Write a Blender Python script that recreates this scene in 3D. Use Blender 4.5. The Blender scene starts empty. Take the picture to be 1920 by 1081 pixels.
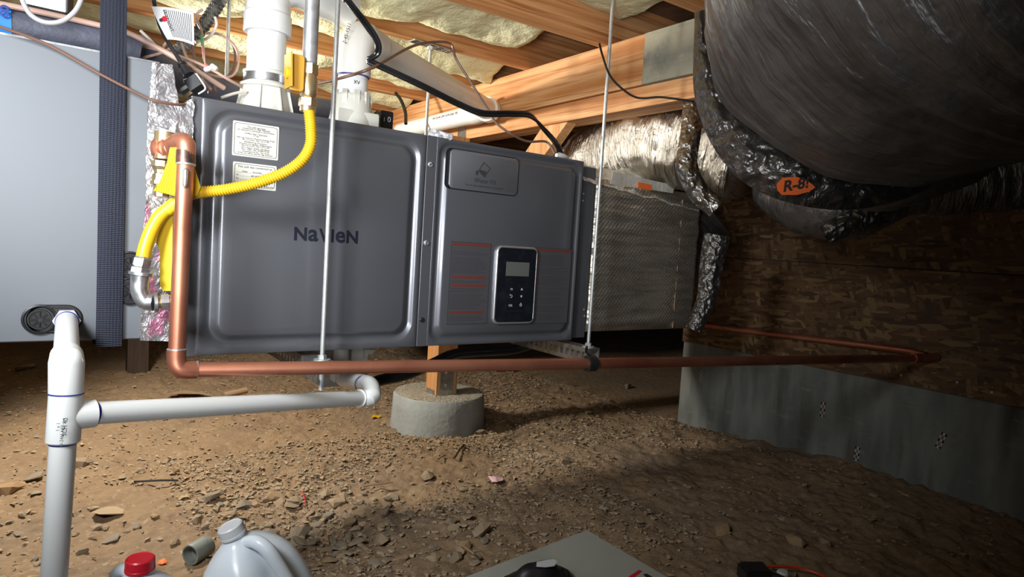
import bpy, bmesh, math, random
import numpy as np
from mathutils import Vector, Matrix, noise as mnoise
random.seed(7); np.random.seed(7)
C = bpy.context.scene.collection
SC = bpy.context.scene
# ------------------------------------------------------------------ camera
F = 1225.0
dX = np.array([1722., 28., F]); dX /= np.linalg.norm(dX)
dY = np.array([-869.2154, -137., F]); dY /= np.linalg.norm(dY)
dZ = np.cross(dX, dY); dZ = dZ if dZ[1] < 0 else -dZ
CAM = np.array([0, 0, .75])
cd = bpy.data.cameras.new('camera'); cam = bpy.data.objects.new('camera', cd); C.objects.link(cam)
right = Vector((dX[0], dY[0], dZ[0])); down = Vector((dX[1], dY[1], dZ[1])); fwd = Vector((dX[2], dY[2], dZ[2]))
M = Matrix.Identity(4)
for i in range(3):
    M[i][0] = right[i]; M[i][1] = -down[i]; M[i][2] = -fwd[i]; M[i][3] = CAM[i]
cam.matrix_world = M
cd.sensor_width = 36; cd.lens = F / 1920 * 36; cd.clip_start = .02; cd.clip_end = 60
SC.camera = cam
def camw(x, up, z): return Vector(CAM) + right * x - down * up + fwd * z
def U(px, py, X=None, Y=None, Z=None, d=None):
    """world point seen at a photograph pixel on a real plane of the room (or at a distance)"""
    c = np.array([(px - 960) / F, (py - 540.5) / F, 1.])
    r = np.array([c @ dX, c @ dY, c @ dZ])
    t = d if d is not None else X / r[0] if X is not None else Y / r[1] if Y is not None else (Z - .75) / r[2]
    return Vector(CAM + t * r)
# ------------------------------------------------------------------ light
W = bpy.data.worlds.new('world'); SC.world = W; W.use_nodes = True
W.node_tree.nodes['Background'].inputs[0].default_value = (.55, .62, .75, 1)
W.node_tree.nodes['Background'].inputs[1].default_value = .012
def spot(name, loc, target, power, angle, blend, color, size):
    l = bpy.data.lights.new(name, 'SPOT'); l.energy = power; l.spot_size = math.radians(angle); l.spot_blend = blend
    l.color = color; l.shadow_soft_size = size
    o = bpy.data.objects.new(name, l); C.objects.link(o); o.location = loc
    o.rotation_euler = (Vector(target) - Vector(loc)).to_track_quat('-Z', 'Y').to_euler(); return o
spot('rear_work_lamp', (.02, 2.38, 1.17), (1.2, 2.0, .10), 98, 152, .4, (1, .93, .82), .07)
def area(name, loc, target, power, size, color, spread=180):
    l = bpy.data.lights.new(name, 'AREA'); l.energy = power; l.size = size; l.color = color; l.spread = math.radians(spread)
    o = bpy.data.objects.new(name, l); C.objects.link(o); o.location = loc
    o.rotation_euler = (Vector(target) - Vector(loc)).to_track_quat('-Z', 'Y').to_euler(); return o
area('front_work_lamp', (-.42, .66, 1.12), (.32, 1.36, .74), 6.0, .28, (.93, .97, 1), 86)
area('bounce_fill', (-.25, .0, .72), (.66, 1.50, 1.30), 4.4, .30, (.96, .97, 1), 80)  # soft fill added beside the camera in place of bounced light
SC.view_settings.view_transform = 'Standard'; SC.view_settings.look = 'None'
SC.view_settings.exposure = 0.0; SC.view_settings.gamma = 1; SC.view_settings.use_curve_mapping = False
# ------------------------------------------------------------------ materials
def mat(name, col, rough=.5, metal=0., bump=None, var=None, spec=None, emit=None, coat=0, trans=0, alpha=None):
    """bump = (kind, scale, strength, dist, stretch) ; var = (scale, colour2, lo, hi, stretch)"""
    m = bpy.data.materials.new(name); m.use_nodes = True; nt = m.node_tree; N = nt.nodes; L = nt.links
    b = N['Principled BSDF']; b.inputs['Base Color'].default_value = (*col, 1)
    b.inputs['Roughness'].default_value = rough; b.inputs['Metallic'].default_value = metal
    b.inputs['Coat Weight'].default_value = coat
    if spec is not None: b.inputs['Specular IOR Level'].default_value = spec
    if trans: b.inputs['Transmission Weight'].default_value = trans
    if alpha is not None: b.inputs['Alpha'].default_value = alpha
    if emit: b.inputs['Emission Color'].default_value = (*emit[0], 1); b.inputs['Emission Strength'].default_value = emit[1]
    tc = N.new('ShaderNodeTexCoord')
    def mp(st, uv=False):
        n = N.new('ShaderNodeMapping'); L.new(tc.outputs['UV' if uv else 'Object'], n.inputs[0]); n.inputs['Scale'].default_value = st or (1, 1, 1); return n
    if var:
        sets = var if isinstance(var, list) else [var]
        prev = None
        for s, c2, lo, hi, st in sets:
            q = mp(st); n = N.new('ShaderNodeTexNoise'); L.new(q.outputs[0], n.inputs[0]); n.inputs['Scale'].default_value = s; n.inputs['Detail'].default_value = 6
            r = N.new('ShaderNodeMapRange'); L.new(n.outputs['Fac'], r.inputs[0]); r.inputs[1].default_value = lo; r.inputs[2].default_value = hi
            x = N.new('ShaderNodeMix'); x.data_type = 'RGBA'; L.new(r.outputs[0], x.inputs[0])
            if prev: L.new(prev, x.inputs[6])
            else: x.inputs[6].default_value = (*col, 1)
            x.inputs[7].default_value = (*c2, 1); prev = x.outputs[2]
        L.new(prev, b.inputs['Base Color'])
    if bump:
        sets = bump if isinstance(bump, list) else [bump]; pn = None
        for kind, s, st, dist, stretch in sets:
            q = mp(stretch, kind.endswith('uv'))
            k = kind.replace('uv', '')
            if k == 'noise': n = N.new('ShaderNodeTexNoise'); n.inputs['Scale'].default_value = s; n.inputs['Detail'].default_value = 5; out = n.outputs['Fac']
            elif k == 'voro': n = N.new('ShaderNodeTexVoronoi'); n.inputs['Scale'].default_value = s; out = n.outputs['Distance']
            elif k == 'crack': n = N.new('ShaderNodeTexNoise'); n.inputs['Scale'].default_value = s*.45; n.inputs['Detail'].default_value = 2; n.inputs['Distortion'].default_value = 2.5; out = n.outputs['Fac']
            elif k == 'wave': n = N.new('ShaderNodeTexWave'); n.inputs['Scale'].default_value = s; n.inputs['Distortion'].default_value = 1.5; out = n.outputs['Fac']
            elif k == 'wavez': n = N.new('ShaderNodeTexWave'); n.bands_direction = 'Z'; n.inputs['Scale'].default_value = s; out = n.outputs['Fac']
            L.new(q.outputs[0], n.inputs[0])
            bp = N.new('ShaderNodeBump'); bp.inputs['Strength'].default_value = st; bp.inputs['Distance'].default_value = dist
            L.new(out, bp.inputs['Height'])
            if pn: L.new(pn, bp.inputs['Normal'])
            pn = bp.outputs[0]
        L.new(pn, b.inputs['Normal'])
    return m
def wood(name, c1, c2, axis):
    st = {'x': (1.2, 22, 22), 'y': (22, 1.2, 22), 'z': (22, 22, 1.2)}[axis]
    st2 = {'x': (2, 60, 60), 'y': (60, 2, 60), 'z': (60, 60, 2)}[axis]
    st3 = {'x': (2.5, 130, 130), 'y': (130, 2.5, 130), 'z': (130, 130, 2.5)}[axis]
    return mat(name, c1, .7, 0, ('noise', 2.5, .35, .004, st2), [(1.6, c2, .38, .62, st), (1.1, (c1[0]*.78, c1[1]*.68, c1[2]*.6), .5, .68, st3), (1.3, (c1[0]*.55, c1[1]*.45, c1[2]*.4), .62, .85, None)])
M_ = {}
M_['steel_gray'] = mat('painted_gray_steel', (.165, .17, .188), .33, .55, ('noise', 900, .05, .0005, None), (3, (.142, .147, .163), .4, .7, None), coat=.15)
M_['cab_gray'] = mat('cabinet_gray', (.165, .178, .195), .42, .1, ('noise', 6, .05, .002, None), (4, (.14, .152, .168), .45, .75, None))
M_['galv'] = mat('galvanized', (.55, .56, .57), .38, .9, ('noise', 60, .15, .001, None), (60, (.36, .37, .38), .4, .65, None))
M_['zinc'] = mat('zinc_rod', (.60, .62, .61), .45, .6, None, (80, (.48, .5, .48), .4, .7, None))
M_['thread'] = mat('pipe_steel', (.50, .51, .52), .42, .65, ('noise', 90, .2, .001, None), (40, (.34, .35, .36), .4, .65, None))
M_['pvc'] = mat('white_pvc', (.80, .81, .79), .32, 0, ('noise', 30, .03, .001, None), (9, (.70, .70, .66), .55, .8, None))
M_['pvc_cream'] = mat('cream_pvc', (.76, .74, .68), .35, 0, None, (12, (.6, .56, .48), .6, .85, None))
M_['flange'] = mat('flange_plastic', (.66, .65, .58), .45)
M_['primer'] = mat('blue_primer', (.02, .03, .28), .4)
M_['ink'] = mat('black_print', (.03, .03, .035), .5)
M_['logo'] = mat('logo_print', (.010, .012, .022), .4)
M_['inkgray'] = mat('gray_print', (.035, .035, .04), .5)
M_['copper'] = mat('copper', (.62, .26, .16), .44, .8, ('noise', 40, .06, .001, None), [(7, (.40, .13, .075), .4, .7, None), (40, (.28, .12, .08), .62, .8, None)])
M_['copper_dark'] = mat('copper_heated', (.36, .17, .12), .42, .85, ('noise', 60, .2, .001, None), (30, (.10, .07, .06), .45, .65, None))
M_['solder'] = mat('solder', (.6, .58, .55), .4, .8, ('noise', 120, .4, .001, None))
M_['brass'] = mat('brass', (.62, .47, .26), .33, .85, ('noise', 80, .1, .001, None), (40, (.42, .30, .15), .5, .75, None))
M_['yellow'] = mat('yellow_coating', (.66, .40, .015), .35, 0, None, (25, (.62, .36, .01), .5, .8, None))
M_['yellow_tag'] = mat('yellow_tag', (.68, .48, .015), .5, 0, None, None)
M_['tag_print'] = mat('tag_print', (.30, .20, .01), .5)
M_['handle_yellow'] = mat('handle_orange', (.58, .30, .035), .5, 0, ('noise', 50, .1, .002, None))
M_['foil'] = mat('foil_crinkle', (.55, .54, .55), .33, .8, [('crack', 80, .45, .004, None), ('noise', 60, .5, .005, None)], [(90, (.45, .42, .44), .45, .6, None), (22, (.72, .30, .44), .56, .60, None)])
M_['foil_plain'] = mat('foil_tape', (.46, .44, .41), .34, 1., [('crack', 28, .7, .015, None), ('noise', 30, .7, .015, None)])
M_['foil_dim'] = mat('foil_tape_dim', (.20, .19, .18), .38, .9, [('crack', 34, .6, .012, None), ('noise', 30, .6, .015, None)])  # copy of the foil tape, darkened for the dim light on the ducts
M_['duct_silver'] = mat('duct_foil', (.72, .68, .60), .27, 1., [('noiseuv', 3, .8, .015, (60, 5, 1)), ('crack', 40, .35, .006, None)])
M_['duct_dim'] = mat('duct_foil_dim', (.22, .21, .205), .46, .7, [('noiseuv', 3, .6, .010, (45, 5, 1)), ('noise', 26, .5, .012, (1, 1, .35)), ('noise', 9, .5, .03, None)], (9, (.14, .13, .12), .4, .7, None))  # same silver duct foil, with dim light put into its darker colour
M_['bubble'] = mat('bubble_wrap_foil', (.62, .56, .46), .36, .8, [('noise', 10, .6, .012, (1, 1, 5)), ('noise', 120, .4, .003, None)], (8, (.42, .38, .33), .4, .7, (1, 1, 6)))
M_['strap'] = mat('nylon_strap', (.045, .051, .078), .5, .0, [('wavez', 95, .9, .004, None), ('wave', 60, .25, .002, None)])
M_['foam'] = mat('foam_insulation', (.085, .09, .125), .6, 0, ('noise', 90, .5, .004, None))
M_['blue_tape'] = mat('blue_tape', (.03, .25, .75), .6, 0, ('noise', 60, .2, .002, None))
M_['black'] = mat('black_rubber', (.016, .016, .018), .42)
M_['blackgloss'] = mat('black_cable', (.012, .012, .013), .25)
M_['wire_brown'] = mat('brown_wire', (.16, .085, .06), .4)
M_['wire_pink'] = mat('pink_brown_wire', (.55, .36, .29), .45)
M_['wire_white'] = mat('white_wire', (.7, .62, .56), .45)
M_['wire_green'] = mat('green_wire', (.2, .6, .3), .45)
M_['wire_red'] = mat('red_wire', (.7, .1, .1), .45)
M_['cable_gray'] = mat('gray_cable', (.42, .41, .42), .45)
M_['conduit'] = mat('armoured_conduit', (.3, .3, .28), .45, .6, ('wave', 90, .8, .004, None), (50, (.1, .1, .1), .45, .6, None))
M_['paper'] = mat('label_paper', (.58, .57, .50), .55)
M_['tagwhite'] = mat('white_tag', (.72, .73, .74), .55)
M_['red'] = mat('red_plastic', (.75, .02, .04), .3)
M_['redprint'] = mat('red_print', (.16, .035, .025), .45)
M_['warn_bg'] = mat('warning_film', (.10, .098, .108), .38, .3)
M_['glass_black'] = mat('controller_glass', (.010, .011, .015), .2, 0, None, (30, (.02, .022, .028), .5, .8, None), coat=.5)
M_['screen'] = mat('lcd', (.12, .125, .115), .35)
M_['chrome'] = mat('silver_bezel', (.72, .73, .74), .3, .8)
M_['icon'] = mat('icon_print', (.6, .62, .66), .4)
M_['tie'] = mat('form_tie_steel', (.52, .46, .42), .6)
M_['door_lit'] = mat('fill_door_lit', (.21, .215, .235), .36, .5)  # panel steel made lighter: light caught by the tilted door put into colour
M_['dark'] = mat('dark_gap', (.008, .008, .01), .7)
M_['osb'] = None
M_['joist'] = wood('fir_joist', (.46, .19, .06), (.68, .36, .15), 'x')
M_['beam'] = wood('fir_beam', (.50, .20, .06), (.74, .42, .19), 'y')
M_['beam_gray'] = mat('weathered_beam', (.40, .38, .28), .8, 0, ('noise', 60, .3, .004, None), [(1.6, (.30, .30, .24), .38, .62, (22, 1.2, 22)), (9, (.17, .185, .165), .5, .68, None), (60, (.5, .42, .3), .6, .8, None)])
M_['post'] = wood('fir_post', (.62, .30, .11), (.72, .42, .19), 'z')
M_['oldwood'] = wood('old_wood', (.06, .035, .025), (.08, .055, .04), 'z')
M_['ply'] = mat('subfloor', (.22, .12, .06), .8, 0, ('noise', 30, .4, .005, None), (14, (.12, .06, .03), .4, .7, None))
M_['concrete'] = mat('pier_concrete', (.38, .41, .40), .85, 0, [('noise', 60, .3, .004, None), ('voro', 55, .25, .004, None)], [(9, (.30, .31, .30), .4, .7, None), (5, (.31, .30, .25), .62, .75, None)])
M_['agg'] = mat('rough_concrete_top', (.46, .42, .33), .95, 0, [('noise', 140, .9, .01, None)], (120, (.28, .25, .19), .4, .65, None))
M_['wallcon'] = mat('foundation_concrete', (.26, .275, .25), .8, 0, [('noise', 25, .25, .006, None)], [(3, (.13, .14, .13), .35, .7, (1, 4, 1)), (2.2, (.085, .075, .06), .56, .75, (1, 5, .8)), (14, (.26, .27, .25), .6, .8, (1, 1, 3))])
M_['batt'] = mat('fibreglass_batt', (.82, .79, .50), .95, 0, [('noise', 22, .6, .02, None), ('noise', 140, .5, .004, None)], [(7, (.74, .75, .48), .4, .7, None), (4, (.80, .70, .42), .58, .85, None)])
M_['jug'] = mat('milky_plastic', (.80, .86, .92), .3, 0, ('noise', 35, .12, .004, None), (12, (.72, .78, .85), .45, .8, None)); 
_b = M_['jug'].node_tree.nodes['Principled BSDF']; _b.inputs['Subsurface Weight'].default_value = .25; _b.inputs['Subsurface Radius'].default_value = (.02, .02, .025)
M_['capwhite'] = mat('white_cap', (.68, .69, .70), .4)
M_['coupling'] = mat('gray_pvc', (.27, .29, .26), .45, 0, None, (40, (.2, .21, .19), .5, .7, None))
M_['panelwhite'] = mat('pale_board', (.42, .43, .37), .7, 0, ('noise', 80, .1, .002, None), (6, (.33, .335, .28), .45, .75, None))
M_['orange'] = mat('orange_sticker', (.95, .17, .03), .5)
M_['orangecord'] = mat('red_cord', (.7, .06, .02), .4)
M_['pinkpaper'] = mat('pink_scrap', (.68, .42, .44), .7)
M_['rodlight'] = mat('lamp_panel', (1, 1, 1), .5, emit=((.95, .97, 1), 9))
M_['plasticfilm'] = mat('cloudy_film', (.66, .64, .58), .25, .2, ('noise', 14, .6, .02, None))
M_['cardboard'] = mat('cardboard', (.36, .24, .14), .8)
def osbmat():
    m = mat('osb_strands', (.34, .19, .08), .7); nt = m.node_tree; N = nt.nodes; L = nt.links; b = N['Principled BSDF']
    tc = N.new('ShaderNodeTexCoord'); last = None; hs = None
    for k, (sc, rot, seed) in enumerate([((1, 14, 75), .35, 0), ((1, 20, 66), -.5, 3), ((1, 62, 19), .3, 7), ((1, 15, 85), 0.05, 11)]):
        mp = N.new('ShaderNodeMapping'); m0 = N.new('ShaderNodeMapping'); m0.inputs['Rotation'].default_value = (rot, 0, 0); L.new(tc.outputs['Object'], m0.inputs[0]); mp.inputs['Scale'].default_value = (.01, sc[1], sc[2]); mp.inputs['Location'].default_value = (seed, seed, seed)
        L.new(m0.outputs[0], mp.inputs[0])
        v = N.new('ShaderNodeTexVoronoi'); L.new(mp.outputs[0], v.inputs[0]); v.inputs['Scale'].default_value = 1
        sp = N.new('ShaderNodeSeparateColor'); L.new(v.outputs['Color'], sp.inputs[0])
        if last is None: last = sp.outputs[0]; hs = sp.outputs[1]
        else:
            g = N.new('ShaderNodeMath'); g.operation = 'GREATER_THAN'; L.new(sp.outputs[2], g.inputs[0]); g.inputs[1].default_value = .55
            x = N.new('ShaderNodeMix'); L.new(g.outputs[0], x.inputs[0]); L.new(last, x.inputs[2]); L.new(sp.outputs[0], x.inputs[3]); last = x.outputs[0]
    r = N.new('ShaderNodeValToRGB'); L.new(last, r.inputs[0]); e = r.color_ramp.elements
    e[0].color = (.065, .032, .013, 1); e[1].color = (.27, .17, .075, 1); e[1].position = 1
    q = e.new(.35); q.color = (.12, .062, .025, 1); q = e.new(.75); q.color = (.17, .092, .038, 1)
    L.new(r.outputs[0], b.inputs['Base Color'])
    bp = N.new('ShaderNodeBump'); bp.inputs['Strength'].default_value = .4; bp.inputs['Distance'].default_value = .003; L.new(last, bp.inputs['Height']); L.new(bp.outputs[0], b.inputs['Normal'])
    return m
M_['osb'] = osbmat()
def dirtmat(name, chips=False):
    m = mat(name, (.275, .182, .10), .95, 0, [('noise', 28, .8, .010, None), ('noise', 110, .5, .003, None), ('voro', 60, .35, .004, None)],
            [(5, (.22, .145, .085), .35, .7, None), (60, (.36, .26, .165), .55, .75, None), (2.0, (.18, .14, .10), .5, .8, None)])
    return m
M_['dirt'] = dirtmat('dirt')
def rockmat(name, cols):
    m = mat(name, cols[0], .9, 0, [('noise', 50, .5, .006, None)]); nt = m.node_tree; N = nt.nodes; L = nt.links; b = N['Principled BSDF']
    at = N.new('ShaderNodeAttribute'); at.attribute_name = 'tint'
    oi = N.new('ShaderNodeObjectInfo')
    ad = N.new('ShaderNodeMath'); ad.operation = 'ADD'; L.new(at.outputs['Fac'], ad.inputs[0]); L.new(oi.outputs['Random'], ad.inputs[1])
    fr = N.new('ShaderNodeMath'); fr.operation = 'FRACT'; L.new(ad.outputs[0], fr.inputs[0])
    r = N.new('ShaderNodeValToRGB'); L.new(fr.outputs[0], r.inputs[0]); e = r.color_ramp.elements
    e[0].color = (*cols[0], 1); e[1].color = (*cols[-1], 1)
    for k, c in enumerate(cols[1:-1]): q = e.new((k + 1) / (len(cols) - 1)); q.color = (*c, 1)
    nz = N.new('ShaderNodeTexNoise'); nz.inputs['Scale'].default_value = 60
    x = N.new('ShaderNodeMix'); x.data_type = 'RGBA'; x.blend_type = 'MULTIPLY'; x.inputs[0].default_value = .25; L.new(r.outputs[0], x.inputs[6]); L.new(nz.outputs['Color'], x.inputs[7]); L.new(x.outputs[2], b.inputs['Base Color'])
    return m
M_['rock'] = rockmat('stone', [(.44, .30, .17), (.37, .29, .2), (.52, .38, .23), (.33, .28, .21), (.48, .31, .16), (.42, .34, .25)])
# ------------------------------------------------------------------ mesh builder
def frame(d):
    d = Vector(d).normalized(); a = Vector((0, 0, 1)) if abs(d.z) < .9 else Vector((1, 0, 0))
    u = d.cross(a).normalized(); return u, d.cross(u).normalized()
class MB:
    def __init__(s): s.v = []; s.f = []; s.uv = []
    def add(s, vs, fs):
        n = len(s.v); s.v += [tuple(v) for v in vs]; s.f += [tuple(i + n for i in f) for f in fs]; return s
    def box(s, a, b):
        x0, y0, z0 = a; x1, y1, z1 = b
        return s.add([(x0,y0,z0),(x1,y0,z0),(x1,y1,z0),(x0,y1,z0),(x0,y0,z1),(x1,y0,z1),(x1,y1,z1),(x0,y1,z1)],
                     [(3,2,1,0),(4,5,6,7),(0,1,5,4),(1,2,6,5),(2,3,7,6),(3,0,4,7)])
    def obox(s, c, ax, ay, az):
        c = Vector(c); ax, ay, az = Vector(ax), Vector(ay), Vector(az)
        vs = [c + ax*i + ay*j + az*k for k in (-1,1) for j in (-1,1) for i in (-1,1)]
        return s.add(vs, [(0,2,3,1),(4,5,7,6),(0,1,5,4),(1,3,7,5),(3,2,6,7),(2,0,4,6)])
    def rings(s, rings, cap0=True, cap1=True):
        n = len(rings[0]); vs = [p for r in rings for p in r]; fs = []
        for i in range(len(rings) - 1):
            for j in range(n):
                k = (j + 1) % n; fs.append((i*n+j, i*n+k, (i+1)*n+k, (i+1)*n+j))
        if cap0: fs.append(tuple(reversed(range(n))))
        if cap1: fs.append(tuple((len(rings)-1)*n + j for j in range(n)))
        return s.add(vs, fs)
    def lathe(s, p, d, prof, n=20, cap0=True, cap1=True, twist=0):
        """prof: list of (distance along d, radius)"""
        u, w = frame(d); d = Vector(d).normalized(); p = Vector(p)
        return s.rings([[p + d*t + (u*math.cos(2*math.pi*j/n+twist) + w*math.sin(2*math.pi*j/n+twist))*r for j in range(n)] for t, r in prof], cap0, cap1)
    def cyl(s, a, b, r, r1=None, n=16):
        a = Vector(a); b = Vector(b); return s.lathe(a, b - a, [(0, r), ((b-a).length, r if r1 is None else r1)], n)
    def pipe(s, a, b, ro, ri, n=24):
        a = Vector(a); b = Vector(b); l = (b-a).length
        return s.lathe(a, b-a, [(0, ri), (0, ro), (l, ro), (l, ri), (0, ri)], n, False, False)
    def tube(s, pts, r, n=10, step=.012, rf=None, cap=True, nz=None):
        P, T = curve(pts, step); L = np.concatenate([[0], np.cumsum(np.linalg.norm(np.diff(P, axis=0), axis=1))])
        rr = r if callable(r) else (lambda t: r) if not isinstance(r, (list, tuple)) else (lambda t, r=r: float(np.interp(t, np.linspace(0, 1, len(r)), r)))
        u = None; rg = []
        for i in range(len(P)):
            t = Vector(T[i]).normalized()
            if u is None: u, _ = frame(t)
            u = (u - t * u.dot(t)).normalized(); w = t.cross(u)
            R = rr(L[i] / L[-1]) + (rf(L[i]) if rf else 0)
            ring = []
            for j in range(n):
                a = 2*math.pi*j/n; q = R
                dirv = u*math.cos(a) + w*math.sin(a); p = Vector(P[i]) + dirv*q
                if nz: p = p + dirv * nz(L[i], a, p)
                ring.append(p)
            rg.append(ring)
        s.uvlen = (L, n); return s.rings(rg, cap, cap)
    def loops(s, loops, close=True): return s.rings(loops, False, close)
    def rrect(s, x0, x1, z0, z1, layers, y, n=7, cap=True, back=False):
        lp = []
        for ins, r, dep in layers:
            a0, a1, b0, b1 = x0+ins, x1-ins, z0+ins, z1-ins; ring = []
            for cx, cz, st in ((a1-r, b0+r, -90), (a1-r, b1-r, 0), (a0+r, b1-r, 90), (a0+r, b0+r, 180)):
                for k in range(n):
                    an = math.radians(st + 90*k/(n-1)); ring.append((cx + r*math.cos(an), y + dep, cz + r*math.sin(an)))
            lp.append(ring)
        return s.rings(lp, back, cap)
    def sheet(s, fn, nu, nv, thick=0):
        vs = [fn(i/nu, j/nv) for j in range(nv+1) for i in range(nu+1)]
        fs = [(j*(nu+1)+i, j*(nu+1)+i+1, (j+1)*(nu+1)+i+1, (j+1)*(nu+1)+i) for j in range(nv) for i in range(nu)]
        return s.add(vs, fs)
    def prism(s, poly, off):
        """extrude a polygon of 3-D points by a vector"""
        n = len(poly); off = Vector(off); vs = [Vector(p) for p in poly] + [Vector(p) + off for p in poly]
        return s.add(vs, [tuple(range(n)), tuple(reversed(range(n, 2*n)))] + [(i, i+n, (i+1) % n + n, (i+1) % n) for i in range(n)])
def curve(pts, step):
    P = [np.array(p, float) for p in pts]
    if len(P) == 2:
        n = max(2, int(np.linalg.norm(P[1]-P[0]) / step) + 1); A = np.array([P[0] + (P[1]-P[0])*t for t in np.linspace(0, 1, n)])
    else:
        Q = [2*P[0]-P[1]] + P + [2*P[-1]-P[-2]]; A = []
        for i in range(1, len(Q)-2):
            a, b, c, d = Q[i-1:i+3]; n = max(2, int(np.linalg.norm(c-b)/step)+1)
            for t in np.linspace(0, 1, n, endpoint=False):
                A.append(.5*((2*b) + (-a+c)*t + (2*a-5*b+4*c-d)*t*t + (-a+3*b-3*c+d)*t**3))
        A.append(P[-1]); A = np.array(A)
    T = np.gradient(A, axis=0); return A, T
ORG = {}
def link(name, o, parent):
    C.objects.link(o)
    if parent is not None:
        o.parent = parent; o.location = -ORG[parent]
    ORG[o] = Vector((0, 0, 0))
    return o
def part(name, mb, m, parent=None, smooth=35, uv=False):
    me = bpy.data.meshes.new(name); me.from_pydata(mb.v, [], mb.f); me.update()
    bm = bmesh.new(); bm.from_mesh(me); bmesh.ops.recalc_face_normals(bm, faces=bm.faces)
    if uv and hasattr(mb, 'uvlen'):
        L, n = mb.uvlen; ul = bm.loops.layers.uv.new('UVMap'); bm.verts.ensure_lookup_table()
        for f in bm.faces:
            js = [v.index % n for v in (l.vert for l in f.loops)]; wrap = (0 in js and n-1 in js)
            for l in f.loops:
                k = l.vert.index; i = min(k // n, len(L)-1); j = k % n
                if wrap and j == 0: j = n
                l[ul].uv = (L[i], j / n)
    bm.to_mesh(me); bm.free()
    if smooth:
        me.polygons.foreach_set('use_smooth', [True]*len(me.polygons)); me.set_sharp_from_angle(angle=math.radians(smooth))
    me.materials.append(M_[m] if isinstance(m, str) else m)
    o = bpy.data.objects.new(name, me); return link(name, o, parent)
def thing(name, label, cat, loc=(0, 0, 0), group=None):
    o = bpy.data.objects.new(name, None); C.objects.link(o); o.location = Vector(loc); o.empty_display_size = .05
    ORG[o] = Vector(loc); return tag(o, label, cat, group)
def tag(o, label, cat, group=None):
    o['label'] = label; o['category'] = cat
    if group: o['group'] = group
    return o
def struct(o): o['kind'] = 'structure'; return o
def text(name, s, size, pos, m, parent, sx=1, align='CENTER', xdir=(1, 0, 0), zdir=(0, 0, 1), ext=.0002, bold=0):
    cu = bpy.data.curves.new('t', 'FONT'); cu.body = s; cu.size = size; cu.align_x = align; cu.extrude = ext; cu.resolution_u = 3; cu.offset = bold
    to = bpy.data.objects.new('t', cu); C.objects.link(to)
    dg = bpy.context.evaluated_depsgraph_get(); me = bpy.data.meshes.new_from_object(to.evaluated_get(dg)); bpy.data.objects.remove(to)
    xd = Vector(xdir).normalized(); zd = Vector(zdir).normalized(); nd = xd.cross(zd)
    T = Matrix.Translation(Vector(pos)) @ Matrix(((xd.x*sx, zd.x, nd.x, 0), (xd.y*sx, zd.y, nd.y, 0), (xd.z*sx, zd.z, nd.z, 0), (0, 0, 0, 1)))
    me.transform(T); me.name = name; me.materials.clear(); me.materials.append(M_[m])
    return link(name, bpy.data.objects.new(name, me), parent)
def fbm(x, y, z=0, o=4): return mnoise.fractal(Vector((x, y, z)), 1.0, 2.0, o)
exec_parts = []
# ================================================================== SETTING
WX = 2.35
def gh(x, y):
    h = .012*fbm(x*1.3, y*1.3) + .014*fbm(x*5, y*5, 3) + .010*fbm(x*13, y*13, 5) + .006*fbm(x*38, y*38, 9, 3)
    h += .075*math.exp(-((x-2.5)/.38)**2 - ((y-1.05)/.55)**2)
    if y > 3.2: h += .05*(y-3.2)
    return h - .008
def ground():
    xs = np.concatenate([np.linspace(-6, -1.0, 18), np.linspace(-.95, -.1, 50), np.linspace(-.09, 2.36, 300), np.linspace(2.45, 8, 14)])
    ys = np.concatenate([np.linspace(-3, .2, 16), np.linspace(.25, 3.4, 380), np.linspace(3.45, 5, 60), np.linspace(5.2, 9, 14)])
    vs = [(x, y, gh(x, y)) for y in ys for x in xs]; n = len(xs)
    fs = [(j*n+i, j*n+i+1, (j+1)*n+i+1, (j+1)*n+i) for j in range(len(ys)-1) for i in range(n-1)]
    mb = MB(); mb.v = vs; mb.f = fs; return struct(part('floor', mb, 'dirt', smooth=180))
floor = ground()
def rockmesh(seed, flat=.6, npt=12, tint=None):
    rnd = random.Random(seed); bm = bmesh.new()
    for i in range(npt):
        v = Vector((rnd.gauss(0, 1), rnd.gauss(0, 1), rnd.gauss(0, 1))).normalized() * rnd.uniform(.42, .52)
        v.x *= 1.25; v.z *= flat; bm.verts.new(v)
    r = bmesh.ops.convex_hull(bm, input=bm.verts); 
    for v in [v for v in bm.verts if not v.link_faces]: bm.verts.remove(v)
    bmesh.ops.recalc_face_normals(bm, faces=bm.faces); me = bpy.data.meshes.new('rock'); bm.to_mesh(me); bm.free(); me.materials.append(M_['rock']); return me
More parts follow.
